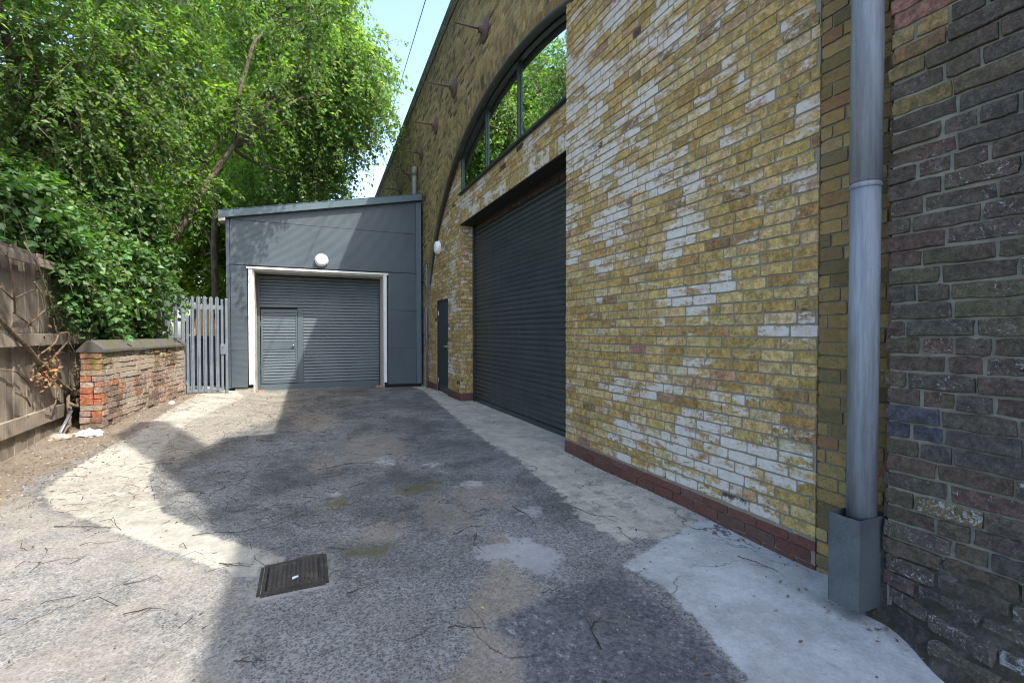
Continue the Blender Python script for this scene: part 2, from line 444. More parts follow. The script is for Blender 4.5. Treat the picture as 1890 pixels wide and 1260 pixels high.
def wallslab(parent, fr, u0, u1, z0, z1, mat, depth=.1, back=.011, name='mortar'):
    b = MB(); P = [fr.at(u, z, -back) for u, z in ((u0, z0), (u1, z0), (u1, z1), (u0, z1))]
    b.prism(P, tuple(-fr.N*depth)); return b.build(name, mat, parent)

def rgba(c, a): return (c[0], c[1], c[2], a)
# =============================================================== ground
def sdf(poly, X, Y):
    P = np.array(poly); n = len(P); d = np.full(X.shape, 1e9); ins = np.zeros(X.shape, bool)
    for i in range(n):
        a, b = P[i], P[(i+1) % n]; e = b-a
        t = np.clip(((X-a[0])*e[0]+(Y-a[1])*e[1])/(e@e), 0, 1)
        d = np.minimum(d, np.hypot(X-a[0]-t*e[0], Y-a[1]-t*e[1]))
        c = ((a[1] > Y) != (b[1] > Y))
        with np.errstate(divide='ignore', invalid='ignore'):
            xi = (b[0]-a[0])*(Y-a[1])/(b[1]-a[1])+a[0]
        ins ^= c & (X < xi)
    return np.where(ins, d, -d)
def sm(x): x = np.clip(x, 0, 1); return x*x*(3-2*x)
def gz(x, y):
    x = np.asarray(x, float); y = np.asarray(y, float)
    return .13*sm((-.6-x)/1.4)*sm((y-5)/5) + .012*np.sin(x*1.7+1)*np.sin(y*1.1) + .007*np.sin(x*4.1)*np.cos(y*3.3) - .012
R = {
 'apron': [(2.34,12.4),(2.43,10.65),(2.32,9.23),(2.11,6.76),(1.99,5.28),(2.01,4.39),(1.91,3.88),(1.90,3.38),(1.80,2.95),(1.80,2.45),(2.46,2.3),(3.2,1.66),(3.4,12.4)],
 'slab': [(1.64,2.18),(2.10,2.35),(2.51,2.48),(3.0,2.4),(3.0,-1),(1.7,-1),(1.45,.6),(1.49,1.18),(1.58,1.40),(1.63,1.57),(1.69,1.89)],
 'strip': [(-2.01,5.11),(-1.77,4.61),(-1.13,3.82),(-.53,3.13),(-.28,2.80),(-.13,2.94),(-.15,3.07),(-.65,3.66),(-.98,4.18),(-1.3,5.11),(-1.5,6.50),(-1.55,7.81),(-1.1,10.59),(-1.6,12.4),(-2.1,12.4),(-1.93,10.68),(-2.00,7.51),(-2.08,5.88)],
 'pale': [(-1.88,6.75),(-1.20,5.55),(-.94,7.05),(-.21,8.57),(-.40,11.67),(-1.47,11.8),(-1.81,7.81)],
 'tan': [(1.10,2.88),(1.21,2.78),(1.05,2.36),(1.11,2.09),(.92,2.02),(.74,1.96),(.80,1.74),(.72,1.52),(.6,.8),(.3,.8),(.45,1.64),(.63,1.88),(.68,2.17),(.89,2.36)],
 'dark': [(.76,1.99),(1.10,2.07),(1.57,2.13),(1.57,1.51),(1.42,1.1),(1.4,.5),(.68,.5),(.74,1.51)],
 'dirt': [(-2.14,4.63),(-2.2,5.63),(-2.0,7.04),(-1.95,8.82),(-1.85,10.82),(-2.34,11.6),(-3.5,11.6),(-3.5,3),(-2.6,3.2)],
 'oldleft': [(-.25,2.85),(-.53,3.10),(-1.13,3.80),(-1.77,4.58),(-2.2,5.2),(-4,5.2),(-4,-1),(-.1,-1),(-.25,1.5)],
}
gx = np.arange(-5.2, 3.4, .045); gy = np.arange(-1.5, 13.6, .045)
GX, GY = np.meshgrid(gx, gy); GZ = gz(GX, GY); nx, ny = len(gx), len(gy)
# manhole recess is cut from the sheet
idx = np.arange(nx*ny).reshape(ny, nx)
F = np.stack([idx[:-1, :-1], idx[:-1, 1:], idx[1:, 1:], idx[1:, :-1]], -1).reshape(-1, 4)
def spots(L):
    d = np.full(GX.shape, -9.)
    for x, y, r, e in L: d = np.maximum(d, r-np.hypot((GX-x), (GY-y)*e))
    return d
at = {k: sdf(p, GX, GY).ravel() for k, p in R.items()}
at['bed'] = sdf([(-.27, 2.57), (.13, 2.59), (.145, 3.0), (-.25, 2.98)], GX, GY).ravel()
at['moss'] = spots([(.83, 3.95, .16, 1), (.37, 2.94, .11, 1), (.20, 3.87, .10, .7), (1.0, 4.1, .07, 1), (.27,3.0,.06,1)]).ravel()
at['oval'] = spots([(1.21, 2.48, .14, .6), (1.02, 2.62, .10, .8), (1.15, 4.6, .06, 1), (.2, 4.1, .05, 1), (.75, 4.95, .07, .5), (1.3,3.9,.08,1), (1.5,3.1,.09,1)]).ravel()
at['tan2'] = spots([(.72, 5.6, .35, .5), (.95, 3.35, .2, .6), (.2, 5.1, .15, .7), (.45, 3.2, .16, 1), (.1, 7.5, .3, .4), (1.3, 3.6, .25, .8)]).ravel()
at['litter'] = spots([(-.2, 9.6, 1.3, .6), (.8, 10.8, .9, 1), (-1.0, 6.2, .35, .7), (-1.3, 4.9, .5, .8), (-.8, 7.6, .6, .8)]).ravel()
def ground_mat():
    t = NT('yard_surface'); A = {k: t.attr(k) for k in at}
    nb = t.noise(9, 10, .8); nm = t.noise(2.2, 5, .6); nf = t.ramp(t.noise(46, 8, .85), .40, .60); nff = t.noise(220, 2, .6)
    def mask(k, w=.02, amp=.12, src=None):
        amp *= 2.2
        return t.ramp(t.math('ADD', A[k], t.math('MULTIPLY', t.math('SUBTRACT', src if src is not None else nb, .5), amp)), -w, w)
    # exposed aggregate: dark pebbles set in a pale worn matrix
    v1 = t.vor(85); v1c = t.vor(85, out='Color'); bw = t.new('ShaderNodeRGBToBW'); t.l.new(v1c, bw.inputs[0])
    peb = t.math('MULTIPLY', t.ramp(v1, .50, .34), t.ramp(bw.outputs[0], .38, .46))
    v2 = t.vor(42); v2c = t.vor(42, out='Color'); bw2 = t.new('ShaderNodeRGBToBW'); t.l.new(v2c, bw2.inputs[0])
    peb2 = t.math('MULTIPLY', t.ramp(v2, .40, .30), t.ramp(bw2.outputs[0], .66, .70))
    pebc = t.mix(bw.outputs[0], (.03, .038, .052), (.13, .14, .15))
    pale_m = t.mix(nf, (.135, .138, .138), (.31, .31, .295))
    agg = t.mix(t.math('MULTIPLY', peb, .95), pale_m, pebc)
    agg = t.mix(t.math('MULTIPLY', peb2, .7), agg, (.06, .065, .08))
    # worn darker asphalt look further away
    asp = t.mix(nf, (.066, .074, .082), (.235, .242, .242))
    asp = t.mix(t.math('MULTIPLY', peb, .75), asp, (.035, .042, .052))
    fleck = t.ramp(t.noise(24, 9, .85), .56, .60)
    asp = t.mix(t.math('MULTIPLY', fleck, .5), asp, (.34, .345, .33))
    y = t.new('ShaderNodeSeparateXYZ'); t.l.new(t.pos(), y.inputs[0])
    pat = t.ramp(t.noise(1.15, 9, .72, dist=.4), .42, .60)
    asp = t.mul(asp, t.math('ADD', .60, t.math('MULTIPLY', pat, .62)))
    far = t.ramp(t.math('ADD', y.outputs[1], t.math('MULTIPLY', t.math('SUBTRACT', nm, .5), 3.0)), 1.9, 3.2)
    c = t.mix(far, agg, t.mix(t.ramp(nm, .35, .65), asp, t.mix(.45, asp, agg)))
    white = t.ramp(t.noise(5, 8, .75), .58, .70)
    c = t.mix(t.math('MULTIPLY', white, .45), c, (.33, .335, .32))
    lft = t.mul(t.mix(t.ramp(nm, .35, .7), t.mix(.45, agg, (.34, .30, .24)), agg), .96)
    c = t.mix(mask('oldleft', .05, .2), c, lft)
    c = t.mix(t.math('MULTIPLY', mask('pale', .12, .5), .8), c, t.mix(nf, (.25, .235, .20), (.37, .34, .29)))
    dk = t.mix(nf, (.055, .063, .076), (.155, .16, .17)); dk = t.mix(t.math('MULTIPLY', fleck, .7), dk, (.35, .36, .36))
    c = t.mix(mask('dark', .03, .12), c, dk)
    tan = t.mix(nf, (.20, .175, .145), (.30, .265, .22)); tan = t.mix(t.math('MULTIPLY', peb, .3), tan, (.09, .085, .08))
    c = t.mix(t.math('MULTIPLY', mask('tan', .03, .15), .8), c, tan)
    c = t.mix(t.math('MULTIPLY', mask('tan2', .08, .5), .7), c, tan)
    c = t.mix(t.math('MULTIPLY', mask('oval', .03, .25), .8), c, (.36, .37, .375))
    con = t.mix(nf, (.36, .345, .30), (.43, .41, .355)); con = t.mul(con, t.ramp(t.noise(5, 9, .75), .38, .62, .84, 1.06))
    con = t.mul(con, t.ramp(t.noise(1, 5, .6, vec=t.scale(t.pos(), (14, 2.5, 1))), .3, .7, .93, 1.05))
    c = t.mix(mask('strip', .02, .10), c, con)
    # the apron breaks up where asphalt shows through
    br = t.math('MULTIPLY', t.ramp(t.noise(6.5, 8, .75, dist=.4), .50, .60), t.ramp(y.outputs[1], 4.6, 3.2))
    ap = t.math('MULTIPLY', mask('apron', .02, .22), t.math('SUBTRACT', 1, t.math('MULTIPLY', br, .55)))
    c = t.mix(ap, c, con)
    con2 = t.mix(nf, (.34, .355, .365), (.41, .425, .43)); con2 = t.mul(con2, t.ramp(t.noise(4.5, 9, .75), .38, .62, .85, 1.05)); con2 = t.mix(t.math('MULTIPLY', t.ramp(t.noise(5, 9, .8, vec=t.scale(t.pos(), (2.2, .6, 1))), .58, .66), .35), con2, (.14, .125, .10))
    con2 = t.mix(t.math('MULTIPLY', t.ramp(nff, .70, .74), .5), con2, (.12, .12, .12))
    c = t.mix(mask('slab', .012, .07), c, con2)
    dirt = t.mix(t.noise(30, 6, .75), (.085, .060, .040), (.30, .25, .19))
    c = t.mix(t.math('MULTIPLY', mask('dirt', .12, .7), .9), c, dirt)
    c = t.mix(t.math('MULTIPLY', t.math('MULTIPLY', mask('litter', .5, 1.2), t.ramp(t.noise(26, 7, .8), .42, .6)), .55), c, (.10, .07, .048))
    c = t.mix(t.math('MULTIPLY', mask('moss', .06, .25), .75), c, (.105, .095, .045))
    # dusty bloom, hairline cracks, edge of the cement bed round the cover
    dust = t.ramp(t.noise(2.6, 10, .78, dist=.5), .50, .66)
    c = t.mix(t.math('MULTIPLY', dust, .22), c, (.35, .33, .29))
    wv = t.new('ShaderNodeVectorMath', operation='ADD'); t.l.new(t.pos(), wv.inputs[0])
    nv = t.new('ShaderNodeTexNoise'); t.l.new(t.pos(), nv.inputs['Vector']); nv.inputs['Scale'].default_value = 3; nv.inputs['Detail'].default_value = 8
    sv = t.new('ShaderNodeVectorMath', operation='SCALE'); t.l.new(nv.outputs['Color'], sv.inputs[0]); sv.inputs[3].default_value = .55; t.l.new(sv.outputs[0], wv.inputs[1])
    ck = t.math('MULTIPLY', t.ramp(t.vor(.8, 'DISTANCE_TO_EDGE', vec=wv.outputs[0]), .007, .002), t.ramp(nm, .45, .6))
    c = t.mix(t.math('MULTIPLY', ck, .75), c, (.035, .033, .03))
    bed = mask('bed', .012, .03)
    c = t.mix(t.math('MULTIPLY', bed, .75), c, t.mix(t.ramp(t.noise(18, 6, .75), .5, .65), (.30, .295, .27), (.12, .12, .06)))
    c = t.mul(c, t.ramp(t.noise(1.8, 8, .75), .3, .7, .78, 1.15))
    h = t.math('ADD', t.math('MULTIPLY', nf, .5), t.math('MULTIPLY', peb, .35)); 
    t.bump(t.math('MULTIPLY', h, t.math('SUBTRACT', 1, t.math('MULTIPLY', t.math('MAXIMUM', mask('slab', .02, .05), ap), .75))), .6, .006)
    return t.fin(c, .88, spec=.3)
MG = ground_mat()
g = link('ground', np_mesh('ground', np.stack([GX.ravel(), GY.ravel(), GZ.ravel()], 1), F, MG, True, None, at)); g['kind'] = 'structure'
t = NT('rough_earth'); nn = t.noise(2, 8, .7); t.fin(t.mix(nn, (.05, .05, .03), (.16, .14, .10)), .95); M['earth'] = t.m
MB().box(-400, 400, -400, 700, -.6, -.045).build('earth', M['earth'], None, kind='structure')

# =============================================================== viaduct
AY, AZ0, AA, AB = 6.2, 1.02, 5.15, 4.10
ZE = 7.68; XF = 2.60
def arch_z(y):
    q = (y-AY)/AA; return AZ0+AB*math.sqrt(1-q*q) if abs(q) < 1 else -9
def arch_half(z):   # half width at height z
    q = (z-AZ0)/AB
    if q <= 0: return AA
    if q >= 1: return 0
    return AA*math.sqrt(1-q*q)
via = empty('railway_viaduct', (0, 0, 0)); tag(via, 'tall sooty yellow brick railway viaduct with a wide arch, rising to the open sky', 'viaduct')
TR = .46  # ring thickness
def via_x(y): return XF + max(0, y-8.8)*.0285
# face split in two straight runs
frA = Frame((XF, 0, 0), (-1, 0), (0, 1))
k = .0285; ln = math.hypot(1, k); frB = Frame((XF, 8.8, 0), (-1/ln, k/ln), (k/ln, 1/ln))
def soot_col(u, z):
    c = pick(SOOT); d = 1-.55*sm(np.array((z-6.6)/1.0)); d = float(d)*(.8+.4*nz(u*.4, z*.4, 3))
    return rgba([x*d for x in c], 0)
def ring_out(z):    # half width of the outside of the ring
    q = (z-AZ0)/(AB+TR)
    if q <= 0: return AA+TR
    if q >= 1: return 0
    return (AA+TR)*math.sqrt(1-q*q)
def ivA(z):
    iv = [(4.2, 8.8)]
    if z < AZ0+AB+TR:
        h = ring_out(z); iv = minus(iv, AY-h, AY+h)
    return iv
def ivB(z):
    iv = [(0, 17.5)]
    if z < AZ0+AB+TR: h = ring_out(z); iv = minus(iv, -9, (AY+h-8.8)*ln)
    if z < 2.2: iv = minus(iv, 2.9, 99)
    return iv
itA = courses(5.0, ZE-.3, ivA, soot_col, header=.3, jt=.015); 
place_bricks(via, frA, itA, 'sooty', 160, False, jit=.0015)
itB = courses(0.0, ZE-.3, ivB, soot_col, header=.3, jt=.015)
place_bricks(via, frB, itB, 'sooty', 60, False, jit=.0015)
# upper courses above the near walls (out of frame) and plain parapet band
def solid(name, poly, depth, mat, parent=via, x=None):
    b = MB(); b.prism([(XF+.008 if x is None else x, y, z) for y, z in poly], (depth, 0, 0)); return b.build(name, mat, parent)
# spandrel mortar body near run: polygon above arch
arc = [(AY+AA*math.cos(a), AZ0+AB*math.sin(a)) for a in np.linspace(0, math.pi, 41)]
b = MB()
def strip_quad(b, y0, z0, y1, z1, x0, x1): b.prism([(x0, y0, z0), (x0, y1, z1), (x0, y1, ZE-.3), (x0, y0, ZE-.3)], (x1-x0, 0, 0))
for i in range(len(arc)-1):
    (ya, za), (yb, zb) = arc[i], arc[i+1]
    if ya > 8.8: continue
    if yb < 4.6: za = zb = 5.6
    b.v += []; xs = XF+.005
    n = len(b.v)
    top = ZE-.3
    b.v += [(xs, ya, za), (xs, yb, zb), (xs, yb, top), (xs, ya, top)]; b.f.append((n, n+1, n+2, n+3))
b.box(XF+.011, XF+.9, -14, AY-AA, -.2, ZE-.3)
b.build('mortar', M['mortar_soot'], via)
b = MB(); ys = sorted(set([y for y, z in arc if y > 8.8]+[8.8, AY+AA-.001]))
for i in range(len(ys)-1):
    ya, yb = ys[i], ys[i+1]; n = len(b.v)
    b.v += [(via_x(ya)+.005, ya, arch_z(ya)), (via_x(yb)+.005, yb, max(AZ0, arch_z(yb))), (via_x(yb)+.005, yb, ZE-.3), (via_x(ya)+.005, ya, ZE-.3)]; b.f.append((n, n+1, n+2, n+3))
y0, y1 = AY+AA, 27
b.prism([(via_x(y0)+.012, y0, -.2), (via_x(y1)+.012, y1, -.2), (via_x(y1)+.012, y1, ZE-.3), (via_x(y0)+.012, y0, ZE-.3)], (.9, 0, 0))
b.build('mortar', M['mortar_soot'], via)
# parapet band
b = MB()
for (ya, yb) in ((-14, 8.8), (8.8, 27)):
    xa, xb = via_x(ya), via_x(yb)
    b.prism([(xa-.015, ya, ZE-.3), (xb-.015, yb, ZE-.3), (xb-.015, yb, ZE), (xa-.015, ya, ZE)], (.5, 0, 0))
t = NT('parapet_soot'); n1 = t.noise(3, 7, .7); n2 = t.noise(1, 5, .7, vec=t.scale(t.pos(), (8, 4.5, 14)))
t.bump(t.noise(30, 5), .6, .01); M['parapet'] = t.fin(t.mix(t.ramp(n2, .35, .7), (.04, .038, .024), (.125, .11, .06)), .95, spec=.2)
b.build('parapet', M['parapet'], via)
# deck, vault, back
MB().box(XF+.5, 11, -14, 27, ZE-.9, ZE-.35).build('deck', M['black'], via)
b = MB()
n0 = 0
for i, (y, z) in enumerate(arc):
    b.v += [(XF+.02, y, z), (9.5, y, z)]
    if i: b.f.append((2*i-2, 2*i-1, 2*i+1, 2*i))
b.build('vault', M['mortar_old'], via, smooth=True)
MB().box(9.4, 9.6, 0, 12, -.1, 6).build('back_wall', M['mortar_old'], via)
MB().box(3.5, 9.5, 0, 12, -.3, -.03).build('floor_slab', M['mortar_old'], via)
# added unseen shape above the frame, outlined to cast the ground shadow
MB().prism([(2.72, y, z) for y, z in ((2.1, ZE-.05), (1.14, 9.54), (-.2, 9.67), (.23, 11.2), (.5, 12.6), (-.3, 12.7), (-.62, 10.7), (-.94, 9.56), (-1.14, 8.77), (-1.5, 8.6), (-1.3, ZE-.05))], (.35, 0, 0)).build('shadow_caster', M['parapet'], via)
# voussoir ring: header bricks set radially, four rows
vi = []
def ell_pt(a, r): return (AY+(AA+r)*math.cos(a), AZ0+(AB+r)*math.sin(a))
for row in range(4):
    r = .057+row*.115
    a = .0
    while a < math.pi:
        y, z = ell_pt(a, r)
        ty, tz = -(AA+r)*math.sin(a), (AB+r)*math.cos(a); tl = math.hypot(ty, tz)
        if 4.45 < y and z > .1:
            # tangent direction angle of brick length = radial
            ny, nzv = tz/tl, -ty/tl
            c = pick(SOOT if row else OLDY); dd = .75+.4*nz(y*1.5, z*1.5)
            vi.append((y, z, math.atan2(nzv, ny), rgba([q*dd for q in c], 0)))
        a += .075/tl
o_list = sorted(range(len(vi)), key=lambda i: -showing((XF, vi[i][0], vi[i][1])))
top = set(o_list[:75]); Vs, Fs, Ts, off = [], [], [], 0
shared = np_mesh('voussoir', np.stack([bV[:, 1], bV[:, 0]*.105, bV[:, 2]*.065], 1), bF[:, ::-1], M['sooty_o'])
for i, (y, z, an, col) in enumerate(vi):
    x = via_x(y)+random.uniform(-.003, .003)
    # local: length(.105) along radial, height(.065) along tangent
    if i in top:
        o = link('brick', shared, via); o.location = (x, y, z); o.rotation_euler = (an, 0, 0); o.color = col
    else:
        W = np.stack([bV[:, 1], bV[:, 0]*.105, bV[:, 2]*.065], 1); c_, s_ = math.cos(an), math.sin(an)
        Vs.append(np.stack([x+W[:, 0], y+W[:, 1]*c_-W[:, 2]*s_, z+W[:, 1]*s_+W[:, 2]*c_], 1)); Fs.append(bF+off); off += 8
        Ts.append(np.tile(np.array(col), (8, 1)))
link('brick_ring', np_mesh('brick_ring', np.concatenate(Vs), np.concatenate(Fs), M['sooty_a'], False, np.concatenate(Ts)), via, 'stuff')
# rounded dark edge of the arch
pts = []
for a in np.linspace(.36, math.pi*.62, 60):
    y, z = ell_pt(a, -.02); pts.append((via_x(y)+.035, y, z))
t = NT('rendered_arris'); n = t.noise(14, 6, .7); t.bump(n, .5, .01); M['arris'] = t.fin(t.mix(n, (.018, .021, .020), (.055, .056, .048)), .8)
MB().tube(pts, [.010+.034*min(1, i/25) for i in range(60)], 12).build('arch_edge', M['arris'], via, smooth=True)

# =============================================================== infill walls
XI, XP = 2.72, XF
def white_amt(u, z, up=0):
    n = nz(u*1.9+z*1.1, z*4.2, 5.1); n2 = nz(u*.6, z*.9, 9)
    band = .13*math.exp(-((z-.48)/.2)**2)+.11*float(sm(np.array((z-1.5)/1.2)))-.12*math.exp(-((z-1.05)/.28)**2)
    w = (n-.54+band+up+(n2-.5)*.45)*3.0+random.gauss(0, .15)
    return max(-.45, min(.75, w))
def ycol(u, z, up=0):
    c = pick(YEL); return rgba(c, white_amt(u, z, up))
def plinth_col(u, z): return rgba(pick(REDP), -1)
# near panel
pan = empty('brick_wall', (XP, 3.1, 0)); tag(pan, 'near yellow stock brick wall panel with whitewashed patches beside the grey downpipe', 'wall')
frP = Frame((0, 0, 0), (-1, 0), (0, 1)); frP.P = np.array((0., -3.1, 0.))  # local to the thing
class LFrame(Frame):
    pass
def local(fr, parent):
    """placing code works in world space: parents stay at identity for their pieces"""
    return fr
def fix_parent(e):
    # empties sit at the thing's base while the pieces keep world coordinates
    mi = Matrix.Translation(-e.location)
    for ch in e.children: ch.matrix_parent_inverse = mi
PF = Frame((XP, 0, 0), (-1, 0), (0, 1))
it = courses(.135, 5.6, lambda z: [(1.714, 4.49)], lambda u, z: ycol(u, z, .07), header=.14, jt=.0135)
place_bricks(pan, PF, it, 'yellow', 270)
it = courses(-.09, .135, lambda z: [(1.714, 4.50)], plinth_col, header=0, jt=.008)
place_bricks(pan, Frame((XP-.004, 0, 0), (-1, 0), (0, 1)), it, 'sooty', 28)
MB().box(XP+.006, XP+.115, 1.722, 4.485, -.1, 5.6).build('mortar', M['mortar'], pan)
# far infill with openings
inf = empty('brick_wall', (XI, 8, 0)); tag(inf, 'yellow brick infill wall under the arch, around the big shutter and the narrow door', 'wall')
def iv_inf(z):
    iv = [(4.51, 11.34)]
    h = arch_half(z)-.02
    if z > AZ0: iv = [(max(4.51, AY-h), min(11.34, AY+h))]
    if z < 3.37: iv = minus(iv, 4.4, 8.68)
    elif z < 3.595: iv = minus(iv, 4.4, 8.68)      # soldier lintel
    if z < 2.02: iv = minus(iv, 9.565, 10.50)
    if z > 3.93: iv = minus(iv, 4.4, 8.65)
    return iv
IF = Frame((XI, 0, 0), (-1, 0), (0, 1))
it = courses(.14, 5.1, iv_inf, lambda u, z: ycol(u, z, .02), header=.2)
sold = []
u = 4.51
while u < 8.66:
    sold.append((u+.036, 3.483, .215, .064, rgba(pick(YEL[:4]), white_amt(u, 3.5)), math.pi/2)); u += .075
it += sold
place_bricks(inf, IF, it, 'yellow', 235)
# return of the pier into the shutter opening
RF = Frame((0, 8.675, 0), (0, -1), (1, 0))
it = courses(.14, 3.37, lambda z: [(2.725, 2.985)], lambda u, z: ycol(8.6+u*3, z, .0), L=.13, header=0)
place_bricks(inf, RF, it, 'yellow', 40)
it = courses(-.09, .14, lambda z: iv_inf(1.0) if False else minus(minus([(4.51, 11.34)], 4.4, 8.68), 9.565, 10.5), plinth_col, header=0, jt=.008)
place_bricks(inf, Frame((XI-.004, 0, 0), (-1, 0), (0, 1)), it, 'sooty', 12)
it = courses(-.09, .14, lambda z: [(2.725, 2.985)], plinth_col, L=.13, header=0, jt=.008)
place_bricks(inf, Frame((0, 8.671, 0), (0, -1), (1, 0)), it, 'sooty', 6)
b = MB(); x0, x1 = XI+.006, XI+.28
b.box(x0, x1, 8.686, 9.565, -.1, 3.93); b.box(x0, x1, 10.50, 11.33, -.1, 2.9); b.box(x0, x1, 9.565, 10.50, 2.03, 3.6)
b.box(x0, x1, 4.51, 8.686, 3.38, 3.93)
pl = [(8.65, 3.93), (9.565, 3.93)] ; 
b.prism([(x0, 9.565, 3.6), (x0, 10.2, 3.55), (x0, 9.9, 3.78), (x0, 9.565, 3.95)], (.2, 0, 0))
b.prism([(x0, 8.65, 3.93), (x0, 9.565, 3.93), (x0, 9.3, 4.2), (x0, 8.9, 4.5), (x0, 8.65, 4.68)], (.2, 0, 0))
b.prism([(x0, 10.5, 2.9), (x0, 11.2, 2.3), (x0, 10.75, 2.98), (x0, 10.5, 3.25)], (.2, 0, 0))
b.prism([(x0, 10.2, 2.9), (x0, 10.72, 2.9), (x0, 10.25, 3.45), (x0, 10.1, 3.6)], (.2, 0, 0))
b.build('mortar', M['mortar'], inf)
MB().box(XI-.012, XI+.26, 4.50, 8.70, 3.355, 3.372).build('lintel_plate', M['black'], inf)

# jamb strip behind the downpipe
jam = empty('brick_pier', (2.66, 1.5, 0)); tag(jam, 'narrow strip of old ochre brick between the near wall panel and the downpipe', 'brick pier')
JF = Frame((2.612, 0, 0), (-1, 0), (0, 1))
it = courses(-.09, 5.6, lambda z: [(1.28, 1.724)], lambda u, z: rgba([q*(.8+.3*nz(z*2, u)) for q in pick(OLDY)], -.2), header=.45, u_off=.05, c=.0735)
place_bricks(jam, JF, it, 'sooty', 120)
MB().box(2.619, 2.9, 1.2, 1.715, -.1, 5.6).build('mortar', M['mortar_old'], jam)

# dark pier right of the pipe
pier = empty('brick_pier', (2.42, .6, 0)); tag(pier, 'dark purple-brown weathered brick pier right of the grey downpipe', 'brick pier')
def dcol(u, z):
    c = pick(DARK); a = .25*nz(u*2, z*3, 2)+random.uniform(-.2, .1)
    if u > 1.29-.33*max(0, (z-2.1)) and z > 2.35 : c = pick(OLDY); a = -.5
    if z > 2.1 and u > 1.1 and random.random() < .4: c = pick([(1, (.26, .13, .09)), (1, (.27, .2, .08))]); a = -.5
    if abs(u-1.15) < .10 and abs(z-.92) < .07: c = [.070, .080, .105]; a = .0
    elif abs(u-1.08) < .25 and abs(z-.86) < .17 and random.random() < .5: c = [.088, .077, .070]
    if u > 1.02 and .3 < z < .72 and random.random() < .45: c = [.15, .12, .06]; a = .3
    if z < .32: c = [q*.8+.02 for q in c]; a += .1
    return rgba(c, a)
DF = Frame((2.42, 0, 0), (-1, 0), (0, 1))
def iv_p(z):
    return [(-1.6, 1.29+random.uniform(-.012, .006))]
it = courses(.0, 4.2, iv_p, dcol, c=.0755, L=.236, jt=.016, header=.28)
def pier_flare(u, z):
    q = min(1, max(0, (1.28-u)/.38)); q = q*q*(3-2*q)
    return .20*q*max(0, 1-z/.36)**1.2
place_bricks(pier, DF, it, 'dark', 280, rough=True, jit=.009, flare=pier_flare)
EF = Frame((0, 1.29, 0), (0, 1), (1, 0))
it = courses(.0, 4.2, lambda z: [(2.43, 2.7)], lambda u, z: dcol(.5, z), c=.0755, L=.13, jt=.014, header=0)
place_bricks(pier, EF, it, 'dark', 0, rough=True)
b = MB().box(2.430, 3.2, -1.7, 1.272, -.1, ZE-.4); b.build('mortar', M['mortar_old'], pier)
# rough footing of old concrete at the pier's base
V = []; n = 90; mrows = 22
for j in range(mrows):
    for i in range(n):
        y = 1.34-(1.34+1.5)*i/(n-1); f = j/(mrows-1)
        z_ = -.03+f*.42; nb_ = .016*(nz(y*9, f*7, 4)-.5)
        lip = .035*max(0, 1-f*5)*(.4+1.2*nz(y*7, 3))
        V.append((2.431-pier_flare(y, max(0, z_))+nb_-lip if j < mrows-1 else 2.44, y, z_))
F_ = [(j*n+i, j*n+i+1, (j+1)*n+i+1, (j+1)*n+i) for j in range(mrows-1) for i in range(n-1)]
t = NT('old_footing'); nn = t.ramp(t.noise(14, 9, .8), .36, .64); mo = t.ramp(t.noise(5, 7, .75), .44, .58)
cc = t.mix(t.math('MULTIPLY', mo, .7), t.mix(nn, (.045, .036, .030), (.15, .14, .125)), (.042, .046, .020)); t.bump(nn, .9, .02)
M['footing'] = t.fin(cc, .95)
link('footing', np_mesh('footing', V, F_, M['footing'], True), pier)

for e in (pan, inf, jam, pier): fix_parent(e)

# =============================================================== arched window
win = empty('arched_window', (XI, 6.5, 3.93)); tag(win, 'arched grey framed window above the big roller shutter, reflecting green trees', 'window')
xf0, xf1 = XI+.005, XI+.05
def seg_head(ya, yb, off0, off1, x0, x1, n=10):
    b = MB(); ys = np.linspace(ya, yb, n); lo = [(x0, y, arch_z(y)-off1) for y in ys]; hi = [(x0, y, arch_z(y)-off0) for y in ys[::-1]]
    b.prism(lo+hi, (x1-x0, 0, 0)); return b
JY = [4.53, 6.02, 7.31, 8.62]; ZS = 3.955
MB().box(xf0, xf1, 4.50, 8.66, ZS, ZS+.055).build('bottom_rail', M['win_frame'], win)
MB().box(XI-.05, XI+.05, 4.50, 8.72, ZS-.03, ZS-.004).build('sill', M['win_frame'], win)
MB().box(xf0, xf1, 8.60, 8.65, ZS+.057, 4.80).build('jamb', M['win_frame'], win)
MB().box(xf0, xf1, 4.51, 4.55, ZS+.057, 4.93).build('jamb', M['win_frame'], win)
for y in JY[1:3]: MB().box(xf0-.008, xf1-.003, y-.019, y+.019, ZS+.057, arch_z(y)-.035).build('mullion', M['win_frame'], win)
seg_head(4.51, 8.65, .0, .045, xf0-.01, xf1, 24).build('head', M['win_frame'], win)
for i in range(3):
    ya, yb = JY[i]+.03, JY[i+1]-.03; ys = np.linspace(ya, yb, 12); x = xf0+.025
    b = MB(); P = [(x, ya, ZS+.05)]+[(x, yb, ZS+.05)]+[(x, y, arch_z(y)-.04) for y in ys[::-1]]
    b.v += P; b.f.append(tuple(range(len(P)))); b.build('pane', M['glass'], win)
fix_parent(win)
# ribbed lining inside, seen through the glass (part of the viaduct's arch room)
b = MB()
for i in range(26):
    z = 3.6+i*.085; b.box(3.35, 3.38-.03*(i % 2), 4.6, 10.5, z, z+.083)
b.build('ribbed_lining', M['lining'], via, kind='stuff')

